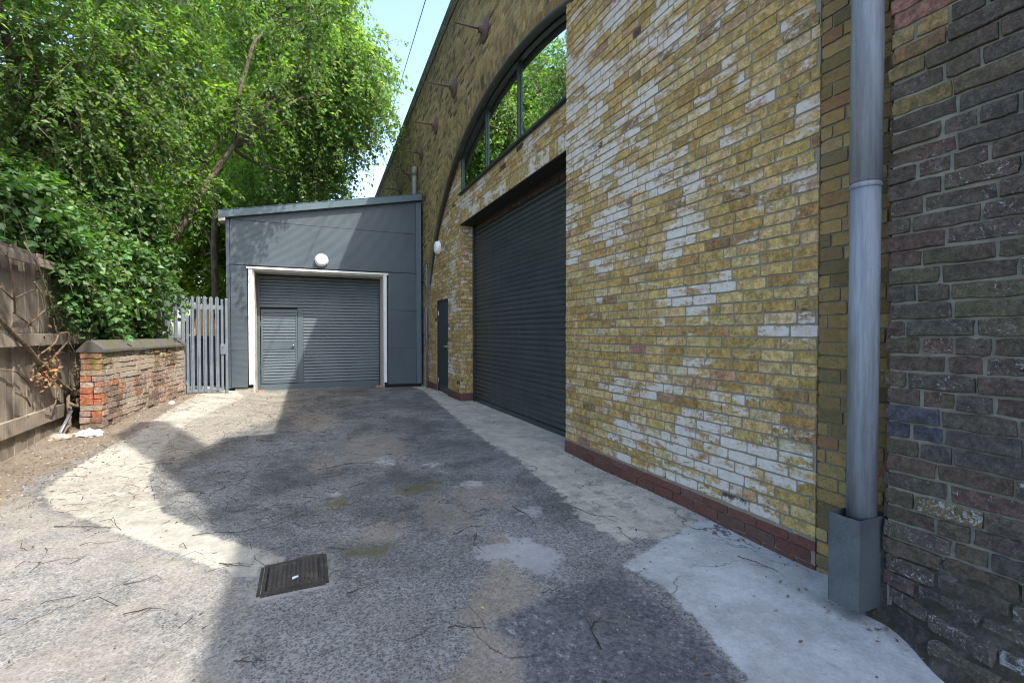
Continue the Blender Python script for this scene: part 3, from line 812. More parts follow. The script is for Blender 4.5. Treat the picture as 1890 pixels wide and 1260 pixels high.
# =============================================================== big roller shutter
rs = empty('roller_shutter', (3.0, 6.6, 0)); tag(rs, 'wide dark grey roller shutter in the brick arch, fully closed', 'roller shutter')
def slat_mesh(length, pitch, depth, mat, seg=7):
    V = []; prof = [(0, .0)]+[(depth*math.sin(math.pi*q)**.75, .08+.84*q) for q in np.linspace(0.02, .98, seg)]+[(0, 1.0)]
    m = len(prof)
    for x in (-.5, .5):
        for d, zz in prof: V.append((x*length, -d, zz*pitch))
    F = [(i, m+i, m+i+1, i+1) for i in range(m-1)]
    return np_mesh('slat', V, F, mat, True)
sm_ = slat_mesh(3.98, .076, .017, M['shutter'])
for i in range(43):
    o = link('slat', sm_, rs); o.location = (3.0+random.uniform(-.0015, .0015), 6.68, .055+i*.076); o.rotation_euler = (random.uniform(-.0006, .0006), 0, -math.pi/2)
MB().box(2.985, 3.02, 4.69, 8.67, -.03, .055).build('bottom_bar', M['shutter'], rs)
MB().box(2.955, 3.05, 8.60, 8.672, -.03, 3.36).build('guide', M['anthracite_dark'], rs)
MB().box(2.955, 3.05, 4.50, 4.64, -.03, 3.36).build('guide', M['anthracite_dark'], rs)
MB().box(3.005, 3.03, 4.5, 8.68, .0, 3.34).build('backing', M['black'], rs)
MB().box(2.99, 3.15, 4.5, 8.68, 3.15, 3.36).build('hood', M['black'], rs)
b = MB(); y = 4.55
while y < 8.5: b.box(2.965, 2.975, y, y+.012, 3.235+random.uniform(-.015, .005), 3.30); y += .028
b.build('brush_seal', M['twig'], rs, kind='stuff')
fix_parent(rs)

# =============================================================== door + lamp + conduit
door = empty('door', (XI, 10.03, 0)); tag(door, 'narrow dark grey steel door in the brick wall left of the big shutter', 'door')
MB().box(XI+.035, XI+.075, 9.60, 10.46, .02, 1.985).build('leaf', M['anthracite_dark'], door, bevel=.003)
b = MB(); b.box(XI+.012, XI+.09, 9.567, 9.597, -.02, 2.018); b.box(XI+.012, XI+.09, 10.463, 10.495, -.02, 2.018); b.box(XI+.012, XI+.09, 9.597, 10.463, 1.988, 2.018)
b.build('frame', M['anthracite_dark'], door)
b = MB(); b.tube([(XI+.035, 9.68, 1.02), (XI-.025, 9.68, 1.02), (XI-.03, 9.80, 1.02)], .011, 8); b.box(XI+.025, XI+.036, 9.655, 9.705, .93, 1.10)
b.build('handle', M['chrome'], door, smooth=True)
for z in (.25, 1.75): MB().tube([(XI+.03, 10.462, z-.05), (XI+.03, 10.462, z+.05)], .008, 8).build('hinge', M['chrome'], door)
MB().box(XI+.09, XI+.12, 9.5, 10.6, -.05, 2.1).build('backing', M['black'], door)
fix_parent(door)

def bulkhead(loc, axis, r, label):
    """round opal bulkhead lamp; axis = outward direction"""
    e = empty('wall_lamp', loc); tag(e, label, 'wall lamp')
    rot = Vector(axis).to_track_quat('Z', 'Y').to_euler()
    def lathe(name, prof, mat):
        n = 32; V = []; F = []
        for (rr, h) in prof:
            for k in range(n): V.append((rr*math.cos(2*math.pi*k/n), rr*math.sin(2*math.pi*k/n), h))
        m = len(prof)
        for i in range(m-1):
            for k in range(n): F.append((i*n+k, i*n+(k+1) % n, (i+1)*n+(k+1) % n, (i+1)*n+k))
        me = np_mesh(name, V, F, mat, True); o = link(name, me, e); o.rotation_euler = rot; return o
    lathe('base', [(r*.98, 0), (r*1.0, .03), (r*.96, .038), (r*.9, .038)], M['white_pvc'])
    lathe('diffuser', [(r*.93, .035), (r*.93, .06), (r*.86, .085), (r*.65, .10), (r*.35, .107), (.001, .109)], M['lamp_glass'])
bulkhead((XI-.005, 10.24, 3.19), (-1, 0, 0), .15, 'round white bulkhead lamp on the yellow brick wall above the narrow door')
bulkhead((.335, 11.585, 2.955), (0, -1, 0), .145, 'round white bulkhead lamp on the grey shed wall above its shutter')
co = empty('conduit', (2.66, 11.2, 0)); tag(co, 'thin pale vertical conduit between the grey shed and the brick wall', 'conduit')
MB().tube([(2.665, 11.24, -.02), (2.665, 11.24, 2.95)], .022, 10).build('pipe', M['galv'], co, smooth=True)
for z in (.4, 1.4, 2.4): MB().box(2.64, 2.70, 11.21, 11.275, z, z+.025).build('clip', M['galv'], co)
fix_parent(co)

# =============================================================== downpipe with guard box
PX, PY, PR = 2.395, 1.365, .0605
dp = empty('downpipe', (PX, PY, 0)); tag(dp, 'thick grey painted metal downpipe running up between yellow and dark brickwork', 'downpipe')
MB().tube([(PX, PY, .3), (PX, PY, 2.0)], PR, 28).build('lower_pipe', M['pipe'], dp, smooth=True)
MB().tube([(PX, PY, 1.998), (PX, PY, 2.6), (PX, PY, 5.4)], [PR*1.05, PR*1.05, PR*1.05], 28).build('upper_pipe', M['pipe'], dp, smooth=True)
MB().tube([(PX, PY, 1.97), (PX, PY, 1.975), (PX, PY, 1.99), (PX, PY, 1.995)], [PR*1.02, PR*1.068, PR*1.068, PR*1.02], 28).build('joint_collar', M['pipe'], dp, smooth=True)
bx = empty('guard_box', (2.41, 1.37, 0)); tag(bx, 'square dull zinc guard box open at the top around the foot of the downpipe', 'guard box')
def shell(x0, x1, y0, y1, z0, z1, th, mat, name, par):
    b = MB(); b.box(x0, x1, y0, y0+th, z0, z1); b.box(x0, x1, y1-th, y1, z0, z1); b.box(x0, x0+th, y0+th, y1-th, z0, z1); b.box(x1-th, x1, y0+th, y1-th, z0, z1)
    return b.build(name, mat, par, bevel=.0015)
shell(2.272, 2.50, 1.300, 1.438, .035, .455, .003, M['galv_box'], 'casing', bx)
fix_parent(dp); fix_parent(bx)

# =============================================================== shed
sh = empty('shed', (.5, 11.6, 0)); tag(sh, 'grey blue metal clad lean-to shed at the end of the yard with sloping roof', 'shed')
SX0, SX1, SY = -1.54, 2.62, 11.6
def roofz(x): return 3.73+(x-SX0)/(SX1-SX0)*(4.55-3.73)
seams = [.13, .93, 1.85, 2.76]
OX0, OX1, OZ = -1.05, 1.705, 2.69
def panel(x0, x1, z0, z1, g=.004):
    b = MB(); b.prism([(x0+g, SY, z0+g), (x1-g, SY, z0+g), (x1-g, SY, z1-g), (x0+g, SY, z1-g)], (0, .06, 0)); return b.build('cladding_panel', M['cladding'], sh, bevel=.002)
for i in range(3):
    z0, z1 = seams[i], seams[i+1]
    panel(SX0+.07, OX0-.10, z0, z1); 
    panel(OX1+.10, SX1-.13, z0 if i else .06, z1)
panel(SX0+.07, SX1-.13, 2.764, 3.72)
b = MB(); b.prism([(SX0+.3, SY, 3.724), (SX1-.134, SY, 3.724), (SX1-.134, SY, roofz(SX1-.134)-.005), (SX0+.3, SY, roofz(SX0+.3)-.005)], (0, .06, 0)); b.build('cladding_panel', M['cladding'], sh)
MB().prism([(SX0+.07, SY, 3.724), (SX0+.296, SY, 3.724), (SX0+.296, SY, roofz(SX0+.296)-.005), (SX0+.07, SY, roofz(SX0+.07)-.005)], (0, .06, 0)).build('cladding_panel', M['cladding'], sh)
MB().box(SX0-.005, SX0+.066, SY-.006, SY+.12, .12, roofz(SX0)-.01).build('corner_trim', M['cladding'], sh, bevel=.003)
MB().prism([(SX1-.126, SY-.006, .06), (SX1, SY-.006, .06), (SX1, SY-.006, roofz(SX1)-.02), (SX1-.126, SY-.006, roofz(SX1-.126)-.02)], (0, .12, 0)).build('corner_trim', M['fascia'], sh, bevel=.003)
# dark backing, side walls, roof
b = MB(); b.box(SX0+.01, OX0-.005, SY+.062, SY+.16, .1, 3.70); b.box(OX1+.005, SX1, SY+.062, SY+.16, 0, 4.3); b.box(OX0-.005, OX1+.005, SY+.062, SY+.16, OZ+.02, 3.70)
b.box(SX0+.01, SX0+.08, SY+.16, 16.5, .0, 3.69); b.box(SX0, SX1, 16.5, 16.6, 0, 3.7)
b.prism([(SX0+.02, SY+.07, 3.70), (SX1, SY+.07, 3.70), (SX1, SY+.07, roofz(SX1)-.02)], (0, .08, 0))
b.build('core', M['black'], sh)
MB().box(SX0, SX0+.008, SY+.125, 16.6, .12, 3.70).build('side_wall', M['cladding'], sh)
MB().prism([(SX0-.13, SY-.10, roofz(SX0-.13)), (SX1, SY-.10, roofz(SX1)), (SX1, SY-.10, roofz(SX1)+.155), (SX0-.13, SY-.10, roofz(SX0-.13)+.155)], (0, 5.1, 0)).build('roof', M['fascia'], sh, bevel=.008)
MB().prism([(SX0-.133, SY-.106, roofz(SX0-.13)+.157), (SX1-.002, SY-.106, roofz(SX1)+.157), (SX1-.002, SY-.106, roofz(SX1)+.166), (SX0-.133, SY-.106, roofz(SX0-.13)+.166)], (0, 5.11, 0)).build('roof_sheet', M['fascia'], sh)
MB().prism([(SX0-.12, SY-.095, roofz(SX0-.13)-.06), (SX0+.0, SY-.095, roofz(SX0)-.06), (SX0+.0, SY-.095, roofz(SX0)-.004), (SX0-.12, SY-.095, roofz(SX0-.13)-.004)], (0, .3, 0)).build('soffit_end', M['cream'], sh)
# rivets
b = MB()
for z in (.25, .75, 1.2, 1.6, 2.2):
    for x in (SX0+.11,): b.tube([(x+.1, SY-.006, z), (x+.1, SY+.002, z)], .012, 8)
for z in (2.83,): 
    for x in np.arange(-.9, 2.3, .75): b.tube([(x, SY-.005, z), (x, SY+.002, z)], .01, 8)
b.build('screw_heads', M['galv_box'], sh, kind='stuff')
# concrete base block; black box at right paints the dark gap's shade
MB().box(-1.40, -1.03, SY+.03, SY+.2, -.02, .115).build('base_block_and_gap', M['concrete_block'], sh)
MB().box(1.75, SX1, SY+.04, SY+.2, -.05, .052).build('base_block_and_gap', M['black'], sh)
# white surround
MB().box(OX0-.085, OX0-.002, SY-.022, SY+.02, .19, OZ-.002).build('door_trim', M['white_pvc'], sh, bevel=.002)
MB().box(OX1+.001, OX1+.075, SY-.022, SY+.02, .12, OZ-.002).build('door_trim', M['white_pvc'], sh, bevel=.002)
MB().box(OX0-.12, OX1+.11, SY-.035, SY+.02, OZ, OZ+.045).build('door_trim', M['white_pvc'], sh, bevel=.002)
MB().box(OX0-.002, OX0+.03, SY+.022, SY+.63, .0, OZ-.004).build('reveal', M['cream'], sh)
MB().box(OX1-.003, OX1+.02, SY+.022, SY+.63, .0, OZ-.004).build('reveal', M['cream'], sh)
MB().box(OX0+.032, OX1-.005, SY+.022, SY+.63, OZ-.035, OZ-.004).build('reveal', M['cream'], sh)
fix_parent(sh)
# shed shutter
ss = empty('roller_shutter', (.35, SY+.22, 0)); tag(ss, 'grey slatted roller shutter with a small wicket door, in the metal shed', 'roller shutter')
YS = SY+.60; PIT = .0735
def louvre(x0, x1, z0, n, name='slat', par=ss, p=PIT):
    l = x1-x0; d = .020
    V = []; prof = [(0, 0), (-.004, .06), (-d, .10), (-d*1.0, .40), (-d*.45, .88), (-.001, 1.0)]
    m = len(prof)
    for x in (x0, x1):
        for dd, zz in prof: V.append((x, dd, zz*p))
    F = [(i, m+i, m+i+1, i+1) for i in range(m-1)]
    me = np_mesh('slat', V, F, M['slatgrey'], False)
    for i in range(n):
        o = link(name, me, par); o.location = (0, YS, z0+i*p)
M['slatgrey'] = plain('slat_grey', (.080, .106, .120), .36, 0, .08, 3, .02)
louvre(-.96, 1.675, 1.895, 10)
louvre(-.055, 1.675, .13, 24)
MB().box(-1.015, -.962, YS-.035, YS+.03, .0, 2.64).build('guide', M['slatgrey'], ss, bevel=.002)
MB().box(1.677, 1.70, YS-.035, YS+.03, .0, 2.64).build('guide', M['anthracite_dark'], ss, bevel=.002)
MB().box(-.96, 1.675, YS-.02, YS+.03, -.02, .125).build('bottom_bar', M['slatgrey'], ss, bevel=.003)
MB().box(-.18, -.057, YS-.028, YS+.03, .127, 1.892).build('mullion', M['slatgrey'], ss, bevel=.003)
MB().box(-1.0, 1.70, YS+.012, YS+.03, .0, 2.66).build('backing', M['black'], ss)
wd = MB(); wd.box(-.945, -.90, YS-.03, YS, .14, 1.85); wd.box(-.225, -.185, YS-.03, YS, .14, 1.85)
wd.box(-.90, -.225, YS-.03, YS, 1.775, 1.85); wd.box(-.90, -.225, YS-.03, YS, .93, 1.10); wd.box(-.90, -.225, YS-.03, YS, .14, .20)
wdo = wd.build('wicket_door', M['slatgrey'], ss, bevel=.002)
pw = (1.775-1.10)/10
def louvre2(z0, n, p):
    V = []; d = .018; prof = [(0, 0), (-.004, .06), (-d, .12), (-d, .40), (-d*.45, .88), (-.001, 1.0)]; m = len(prof)
    for x in (-.90, -.225):
        for dd, zz in prof: V.append((x, dd, zz*p))
    me = np_mesh('slat', V, [(i, m+i, m+i+1, i+1) for i in range(m-1)], M['slatgrey'], False)
    for i in range(n):
        o = link('slat', me, wdo); o.location = (0, YS-.004, z0+i*p)
louvre2(1.10, 10, pw); louvre2(.20, 11, .73/11)
hb = MB().tube([(-.26, YS-.03, 1.01), (-.26, YS-.065, 1.01), (-.29, YS-.068, 1.03)], .014, 8).build('handle', M['chrome'], wdo, smooth=True)
for z in (.45, 1.45): MB().box(-.955, -.944, YS-.04, YS-.02, z, z+.12).build('hinge', M['slatgrey'], wdo)
fix_parent(ss)
for i, (x, lab) in enumerate(((-.93, 'small pale brick offcut at the left foot of the shed shutter'), (1.62, 'small pinkish brick offcut at the right foot of the shed shutter'))):
    o = MB().box(-.09, .09, -.045, .045, 0, .055).build('brick_offcut', M['garden_o'], None, bevel=.006); o.color = (.34, .22, .16, .4)
    o.location = (x, 11.66, -.005); o.rotation_euler = (0, 0, .2-i*.5); tag(o, lab, 'brick')

# =============================================================== soil pipe and tie plates on viaduct
so = empty('soil_pipe', (via_x(12.3), 12.3, 4.6)); tag(so, 'short grey soil pipe with open head rising above the shed roof against the viaduct', 'pipe')
x = via_x(12.3)-.09
MB().tube([(x, 12.3, 4.4), (x, 12.3, 5.42)], .055, 14).build('pipe', M['waste'], so, smooth=True)
MB().tube([(x, 12.3, 5.40), (x, 12.3, 5.50), (x+.02, 12.27, 5.60)], [.07, .07, .068], 14).build('head', M['waste'], so, smooth=True)
MB().box(x-.1, x+.2, 12.2, 12.4, 4.68, 4.82).build('collar', M['galv'], so); fix_parent(so)
ordn = ['nearest', 'second', 'third', 'fourth', 'fifth', 'sixth', 'farthest']
plates = [(7.0, 6.03), (8.65, 5.92), (10.15, 5.82), (11.75, 5.78), (13.4, 5.78), (15.0, 5.78), (16.6, 5.76)]
def disc_profile(): return [(.180, 0), (.185, .018), (.165, .03), (.12, .045), (.06, .06), (.055, .10), (.03, .105)]
pr = disc_profile(); n = 28; V = []; Fc = []
for rr, h in pr:
    for kk in range(n): V.append((rr*math.cos(2*math.pi*kk/n), rr*math.sin(2*math.pi*kk/n), h))
for i in range(len(pr)-1):
    for kk in range(n): Fc.append((i*n+kk, i*n+(kk+1) % n, (i+1)*n+(kk+1) % n, (i+1)*n+kk))
dm = np_mesh('disc', V, Fc, M['iron'], True)
rod = MB().tube([(0, 0, .08), (0, 0, .50)], .015, 8)
rm = None
for i, (y, z) in enumerate(plates):
    e = empty('tie_plate', (via_x(y)-.003, y, z)); e.rotation_euler = Vector((-1, 0, 0)).to_track_quat('Z', 'Y').to_euler()
    tag(e, f'{ordn[i]} of the round rusty iron tie plates with a projecting rod on the viaduct face', 'tie plate', 'iron tie plates along the viaduct')
    link('disc', dm, e)
    if rm is None: rm = rod.build('rod', M['iron'], e, smooth=True).data
    else: link('rod', rm, e)
# overhead cable
ca = empty('overhead_cable', (2.85, 12, 9.8)); tag(ca, 'thin black overhead cable crossing the blue sky beside the viaduct', 'cable')
P0, P1 = Vector((2.2, 6.5, 8.75)), Vector((4.94, 41.74, 13.7)); Pm = Vector((2.85, 12.01, 9.78))
MB().tube([P0, Pm, Vector((3.62, 20.43, 11.45)), P1], .012, 6).build('wire', M['cable'], ca); fix_parent(ca)

# =============================================================== fence
def fx(y, off=0): return -2.75+off-.06*(y-5.3)
fe = empty('timber_fence', (-2.85, 7, .1)); tag(fe, 'tall weathered timber board fence with three rails along the left edge, partly under ivy', 'fence')
y = 3.6
while y < 9.3:
    w = random.uniform(.135, .165); yc = y+w/2; gzz = float(gz(fx(yc), yc))
    for (z0, z1, o_) in ((gzz-.03, 1.155, 0), (1.30, 2.24, -.05)):
        mb = MB().box(-.011, .011, -w/2+.005, w/2-.006, z0, z1+random.uniform(-.015, .015)); ob = mb.build('board', M['wood'], fe, bevel=.002)
        ob.location = (fx(yc)+o_+random.uniform(-.006, .006), yc, 0); ob.rotation_euler = (random.uniform(-.004, .004), random.uniform(-.006, .006) - (.02 if z0 > 1 else 0)*0, .06)
    y += w+.001
def rail(z0, z1, th, y0=3.6, y1=9.3, n=3, name='rail'):
    L = (y1-y0)/n
    for i in range(n):
        mb = MB().box(0, th, -L/2+.004, L/2-.004, z0, z1); ob = mb.build(name, M['wood'], fe, bevel=.004)
        yc = y0+L*(i+.5); ob.location = (fx(yc)+.013, yc, random.uniform(-.006, .006)); ob.rotation_euler = (0, 0, .06)
rail(1.157, 1.295, .075); rail(.235, .40, .04); rail(2.08, 2.18, .03)
fix_parent(fe)

# =============================================================== low garden wall with coping
lw = empty('garden_wall', (-2.4, 9.2, .1)); tag(lw, 'low crumbling red brick garden wall with mossy top and pitched grey coping stones', 'wall')
Wa, Wb = np.array((-2.42, 7.72)), np.array((-2.12, 10.72)); wd_ = (Wb-Wa); WL = float(np.linalg.norm(wd_)); wd_ = wd_/WL; wN = np.array((wd_[1], -wd_[0]))
GF = Frame((Wa[0], Wa[1], 0), tuple(wN), tuple(wd_))
def gcol(u, z):
    c = pick(GARD); a = nz(u*2, z*3, 7)+.12
    if z > .8 and random.random() < .3: c = [.14, .12, .07]
    return rgba(c, a)
it = courses(.0, 1.05, lambda z: [(-.03*(1.05-z)+random.uniform(-.01, .015), WL)], gcol, header=.25, jt=.012)
place_bricks(lw, GF, it, 'garden', 210, rough=True, jit=.012)
wT = .235
HF = Frame((Wa[0], Wa[1], 0), tuple(-wd_), tuple(-wN))
for zc in [.0375+.075*i for i in range(14)]:
    spl = random.choice([(0, .115, .235), (0, .235), (0, .09, .235)]); its = []
    for a_, b_ in zip(spl[:-1], spl[1:]):
        c = pick([(4, (.36, .14, .075)), (4, (.31, .165, .11)), (3, (.33, .25, .20)), (2, (.27, .20, .15))])
        its.append(((a_+b_)/2, zc, b_-a_-.014, .063, rgba(c, random.uniform(-.4, .3))))
    F2 = Frame((Wa[0]-wd_[0]*.05*(1.05-zc), Wa[1]-wd_[1]*.05*(1.05-zc)-random.uniform(0, .02), 0), tuple(-wd_), tuple(-wN))
    place_bricks(lw, F2, its, 'garden', 5, rough=True, jit=.01)
b = MB(); q0 = Wa+wd_*.02-wN*.02; q1 = Wb-wN*.02; q2 = Wb-wN*(wT-.01); q3 = Wa+wd_*.02-wN*(wT-.01)
b.prism([(q0[0], q0[1], -.05), (q1[0], q1[1], -.05), (q2[0], q2[1], -.05), (q3[0], q3[1], -.05)], (0, 0, 1.1)); b.build('mortar', M['mortar_garden'], lw)
t = NT('old_coping'); nn = t.noise(10, 7, .7); t.bump(nn, .8, .01); M['coping'] = t.fin(t.mix(t.ramp(t.noise(4, 6, .7), .45, .65), t.mix(nn, (.035, .034, .034), (.12, .115, .11)), (.08, .08, .03)), .95)
u = -.03; 
while u < WL:
    l = random.uniform(.36, .46); l = min(l, WL-u+.02)
    prof = [(.035, 1.052), (.03, 1.09), (-.085, 1.205), (-.15, 1.205), (-wT-.03, 1.09), (-wT-.035, 1.052)]
    P = [tuple((*(Wa+wd_*u+wN*o_), z+random.uniform(-.006, .006))) for o_, z in prof]
    MB().prism(P, (wd_[0]*(l-.012), wd_[1]*(l-.012), random.uniform(-.006, .006))).build('coping_stone', M['coping'], lw, bevel=.006); u += l
fix_parent(lw)

# =============================================================== palisade gate
ga = empty('palisade_gate', (-1.85, 10.93, .1)); tag(ga, 'galvanised steel palisade gate between the garden wall and the shed', 'gate')
G0, G1 = np.array((-2.16, 10.80)), np.array((-1.50, 11.06)); gd = (G1-G0); GL = float(np.linalg.norm(gd)); gd /= GL; gn = np.array((gd[1], -gd[0])); gang = math.atan2(gd[1], gd[0])
def gput(mb, u, name, mat='galv', par=None, n=0, bevel=0):
    o = mb.build(name, M[mat], par or ga, bevel=bevel); p = G0+gd*u+gn*n; o.location = (p[0], p[1], 0); o.rotation_euler = (0, 0, gang); return o
_pale = {}
def pale(u, z0, z1, par=None):
    k_ = (z0, z1)
    if k_ not in _pale:
        b = MB(); prof = [(-.032, .0), (-.020, -.002), (-.011, -.016), (.011, -.016), (.020, -.002), (.032, .0), (.02, .003), (.009, -.012), (-.009, -.012), (-.02, .003)]
        n = len(prof)
        for z, s_ in ((z0, 1), (z1-.035, 1), (z1, .45)):
            b.v += [(x*s_, y, z) for x, y in prof]
        for r in range(2):
            for i in range(n): j = (i+1) % n; b.f.append((r*n+i, r*n+j, (r+1)*n+j, (r+1)*n+i))
        b.f.append(tuple(range(2*n, 3*n)))
        o = gput(b, u, 'pale', n=.03, par=par); _pale[k_] = o.data; return
    o = link('pale', _pale[k_], par or ga); p = G0+gd*u+gn*.03; o.location = (p[0], p[1], random.uniform(-.01, .01)); o.rotation_euler = (0, 0, gang)
gput(MB().box(-.03, .03, -.03, .03, .05, 2.02), .0, 'post', bevel=.003)
gput(MB().box(-.022, .022, -.03, .03, .05, 2.0), GL+.02, 'post', bevel=.003)
gput(MB().box(-.022, .022, -.022, .022, .15, 1.98), .07, 'stile', bevel=.003)
gput(MB().box(-.022, .022, -.022, .022, .15, 1.98), GL-.055, 'stile', bevel=.003)
gput(MB().box(.05, GL-.03, -.02, .008, 1.77, 1.85), 0, 'rail', bevel=.003)
gput(MB().box(.05, GL-.03, -.02, .008, .14, .20), 0, 'rail', bevel=.003)
for i in range(5): pale(.145+.105*i, .15, 2.02)
gput(MB().box(-.045, .05, -.04, .01, .88, 1.08), GL-.05, 'lock_plate', bevel=.002)
gput(MB().box(-.006, .006, -.05, -.038, 1.0, 1.02), GL-.06, 'keyhole', 'black')
for z in (.35, 1.66): gput(MB().tube([(.03, -.02, z-.04), (.03, -.02, z+.04)], .014, 8), .005, 'hinge', n=.01)
sp = empty('fence_panel', (-2.35, 10.7, 1.2)); tag(sp, 'short galvanised palisade fence panel standing over the far end of the low garden wall', 'fence')
for u in (-.12, -.24, -.36): pale(u, 1.18, 2.03, sp)
gput(MB().box(-.40, -.03, -.02, .008, 1.77, 1.85), 0, 'rail', par=sp); gput(MB().box(-.40, -.03, -.02, .008, 1.21, 1.27), 0, 'rail', par=sp)
gput(MB().box(-.02, .02, -.03, .02, 1.15, 1.95), -.40, 'post', par=sp)
fix_parent(ga); fix_parent(sp)

# things behind the gate
sk = empty('waste_skip', (-2.4, 13.2, 0)); tag(sk, 'dark blue waste skip behind the palisade gate', 'skip')
MB().prism([(-3.6, 12.6, .15), (-1.75, 12.6, .15), (-1.62, 12.6, 1.2), (-3.8, 12.6, 1.2)], (0, 1.3, 0)).build('body', M['skip_blue'], sk, bevel=.01)
MB().box(-3.85, -1.6, 12.56, 12.6, 1.17, 1.24).build('lip', M['skip_blue'], sk)
MB().box(-3.5, -1.8, 12.7, 13.8, -.1, .15).build('foot', M['black'], sk); fix_parent(sk)
for i, (x, rz, h, w, tone) in enumerate(((-2.16, .1, 1.0, .26, 'fresh wide tan'), (-1.93, -.12, .9, .12, 'narrow tan'), (-2.45, .3, 1.0, .12, 'slanting dark tan'), (-2.75, -.2, .9, .14, 'leftmost weathered'))):
    o = MB().box(-w/2, w/2, -.01, .01, 0, h).build('timber_board', M['new_wood'] if i != 3 else M['wood'], None, bevel=.002)
    o.location = (x, 12.75, 1.0); o.rotation_euler = (-.12, rz, 0); tag(o, f'{tone} timber board standing in the skip behind the gate', 'board')
V = []; F_ = []
for i in range(13):
    a = math.pi*i/12
    for y in (12.95, 13.7): V.append((-2.0+.62*math.cos(a), y, 1.22+.75*math.sin(a)))
for i in range(12): F_.append((2*i, 2*i+1, 2*i+3, 2*i+2))
F_ += [(0, 2*i+2, 2*i, 2*i) for i in range(0)]
o = MB(); o.v = V; o.f = F_+[tuple(range(0, 26, 2))]; o = o.build('grey_sheet', M['tarp'], None); tag(o, 'rounded dark grey felt sheet heaped in the skip behind the gate', 'sheet')

# =============================================================== leaves, trees
def rnd_unit(n):
    v = rng.normal(size=(n, 3)); return v/np.linalg.norm(v, axis=1, keepdims=True)
def norm(v): return v/np.maximum(np.linalg.norm(v, axis=1, keepdims=True), 1e-9)
def leaf_quads(P, D, Nn, S, wid=.34):
    D = norm(D); Sd = norm(np.cross(D, Nn)); Nn = np.cross(Sd, D); S = S[:, None]
    V = np.stack([P, P+D*S*.45+Sd*S*wid+Nn*S*.10, P+D*S-Nn*S*.05, P+D*S*.45-Sd*S*wid+Nn*S*.10], 1).reshape(-1, 3)
    n = len(P); F = np.arange(n*4).reshape(n, 4); return V, F
def tints(n, base, var=.25, patch=None, warm=.0):
    c = np.tile(np.array(base, float), (n, 1)); k = rng.normal(1, var, (n, 1)).clip(.45, 1.7); c *= k
    c[:, 0] *= rng.normal(1+warm, .15, n).clip(.6, 1.6)
    if patch is not None: c *= patch[:, None]
    return np.concatenate([c.clip(.005, .4), np.ones((n, 1))], 1)
def sprays(blobs, N, k, L, leaf, droop, base, name, parent, mat, shell=.55, wid=.34, var=.22, bias=(0, 0, 0), twig=True):
    W = np.array([b[3]**2 for b in blobs]); W = W/W.sum(); ch = rng.choice(len(blobs), N, p=W); B = np.array([b[:4] for b in blobs])
    U = norm(rnd_unit(N)+np.array(bias)); r = (shell+(1-shell)*rng.random(N)**.7)
    r *= .85+.35*np.sin(U[:, 0]*5+ch)*np.sin(U[:, 2]*6+ch*2)+.12*np.sin(U[:, 1]*11)
    S = B[ch, :3]+U*(r*B[ch, 3])[:, None]*np.array((1, 1, .85))
    D = norm(U*.8+rnd_unit(N)*.7+np.array((0, 0, -.15))); LL = L*(.6+.8*rng.random(N))
    tt = (np.arange(k)+.6)/k
    T = tt[None, :, None]; P = S[:, None, :]+D[:, None, :]*T*LL[:, None, None]; P[:, :, 2] -= (tt[None, :]**1.7)*droop*LL[:, None]
    Tg = D[:, None, :]*np.ones((1, k, 1)); Tg = Tg.copy(); Tg[:, :, 2] -= 1.7*droop*tt[None, :]**.7
    Tg = norm(Tg.reshape(-1, 3)); Pf = P.reshape(-1, 3)
    side = norm(np.cross(Tg, np.array((0, 0, 1.))+rng.normal(0, .25, Tg.shape)))*np.where(np.arange(len(Pf)) % 2 == 0, 1, -1)[:, None]
    Dl = norm(Tg*.6+side*.9+rng.normal(0, .35, Tg.shape)+np.array((0, 0, -.25)))
    Nl = norm(np.array((0, 0, 1.))+rng.normal(0, .45, Tg.shape))
    Pf = Pf+rng.normal(0, leaf*.35, Pf.shape)
    sz = leaf*(.5+.85*rng.random(len(Pf)))
    V, F = leaf_quads(Pf, Dl, Nl, sz, wid)
    patch = np.repeat(rng.normal(1, .18, N).clip(.6, 1.5), k)
    tn = np.repeat(tints(len(Pf), base, var, patch), 4, 0)
    o = link(name, np_mesh(name, V, F, mat, False, tn), parent, 'stuff')
    if twig:
        w = .004+.006*rng.random(N); m = 4; ts = np.linspace(-.25, .95, m); sd = norm(np.cross(D, rnd_unit(N)))
        q = S[:, None, :]+D[:, None, :]*(ts[None, :, None]*LL[:, None, None]); q[:, :, 2] -= np.clip(ts, 0, 1)[None, :]**1.7*droop*LL[:, None]
        ww = (w[:, None]*np.linspace(1, .3, m)[None, :])[:, :, None]*sd[:, None, :]
        s2 = norm(np.cross(D, sd))[:, None, :]*(w[:, None]*np.linspace(1, .3, m)[None, :])[:, :, None]
        ring = np.stack([q+ww, q-ww*.5+s2*.87, q-ww*.5-s2*.87], 2).reshape(-1, 3)
        base_i = (np.arange(N)*m*3)[:, None, None]; rr = (np.arange(m-1)*3)[None, :, None]; kk = np.arange(3)[None, None, :]; k2 = (kk+1) % 3
        a = base_i+rr+kk; b_ = base_i+rr+k2
        F = np.stack([a, b_, b_+3, a+3], -1).reshape(-1, 4)
        link('twigs', np_mesh('twigs', ring, F, M['bark'], False), parent, 'stuff')
    return o
def wiggle(a, b, n=7, amp=.12):
    a, b = np.array(a, float), np.array(b, float); L = np.linalg.norm(b-a); o = rng.normal(0, 1, 3); o2 = rng.normal(0, 1, 3)
    return [tuple(a+(b-a)*t+amp*L*(o*math.sin(math.pi*t)*.35+o2*math.sin(2*math.pi*t)*.18)) for t in np.linspace(0, 1, n)]
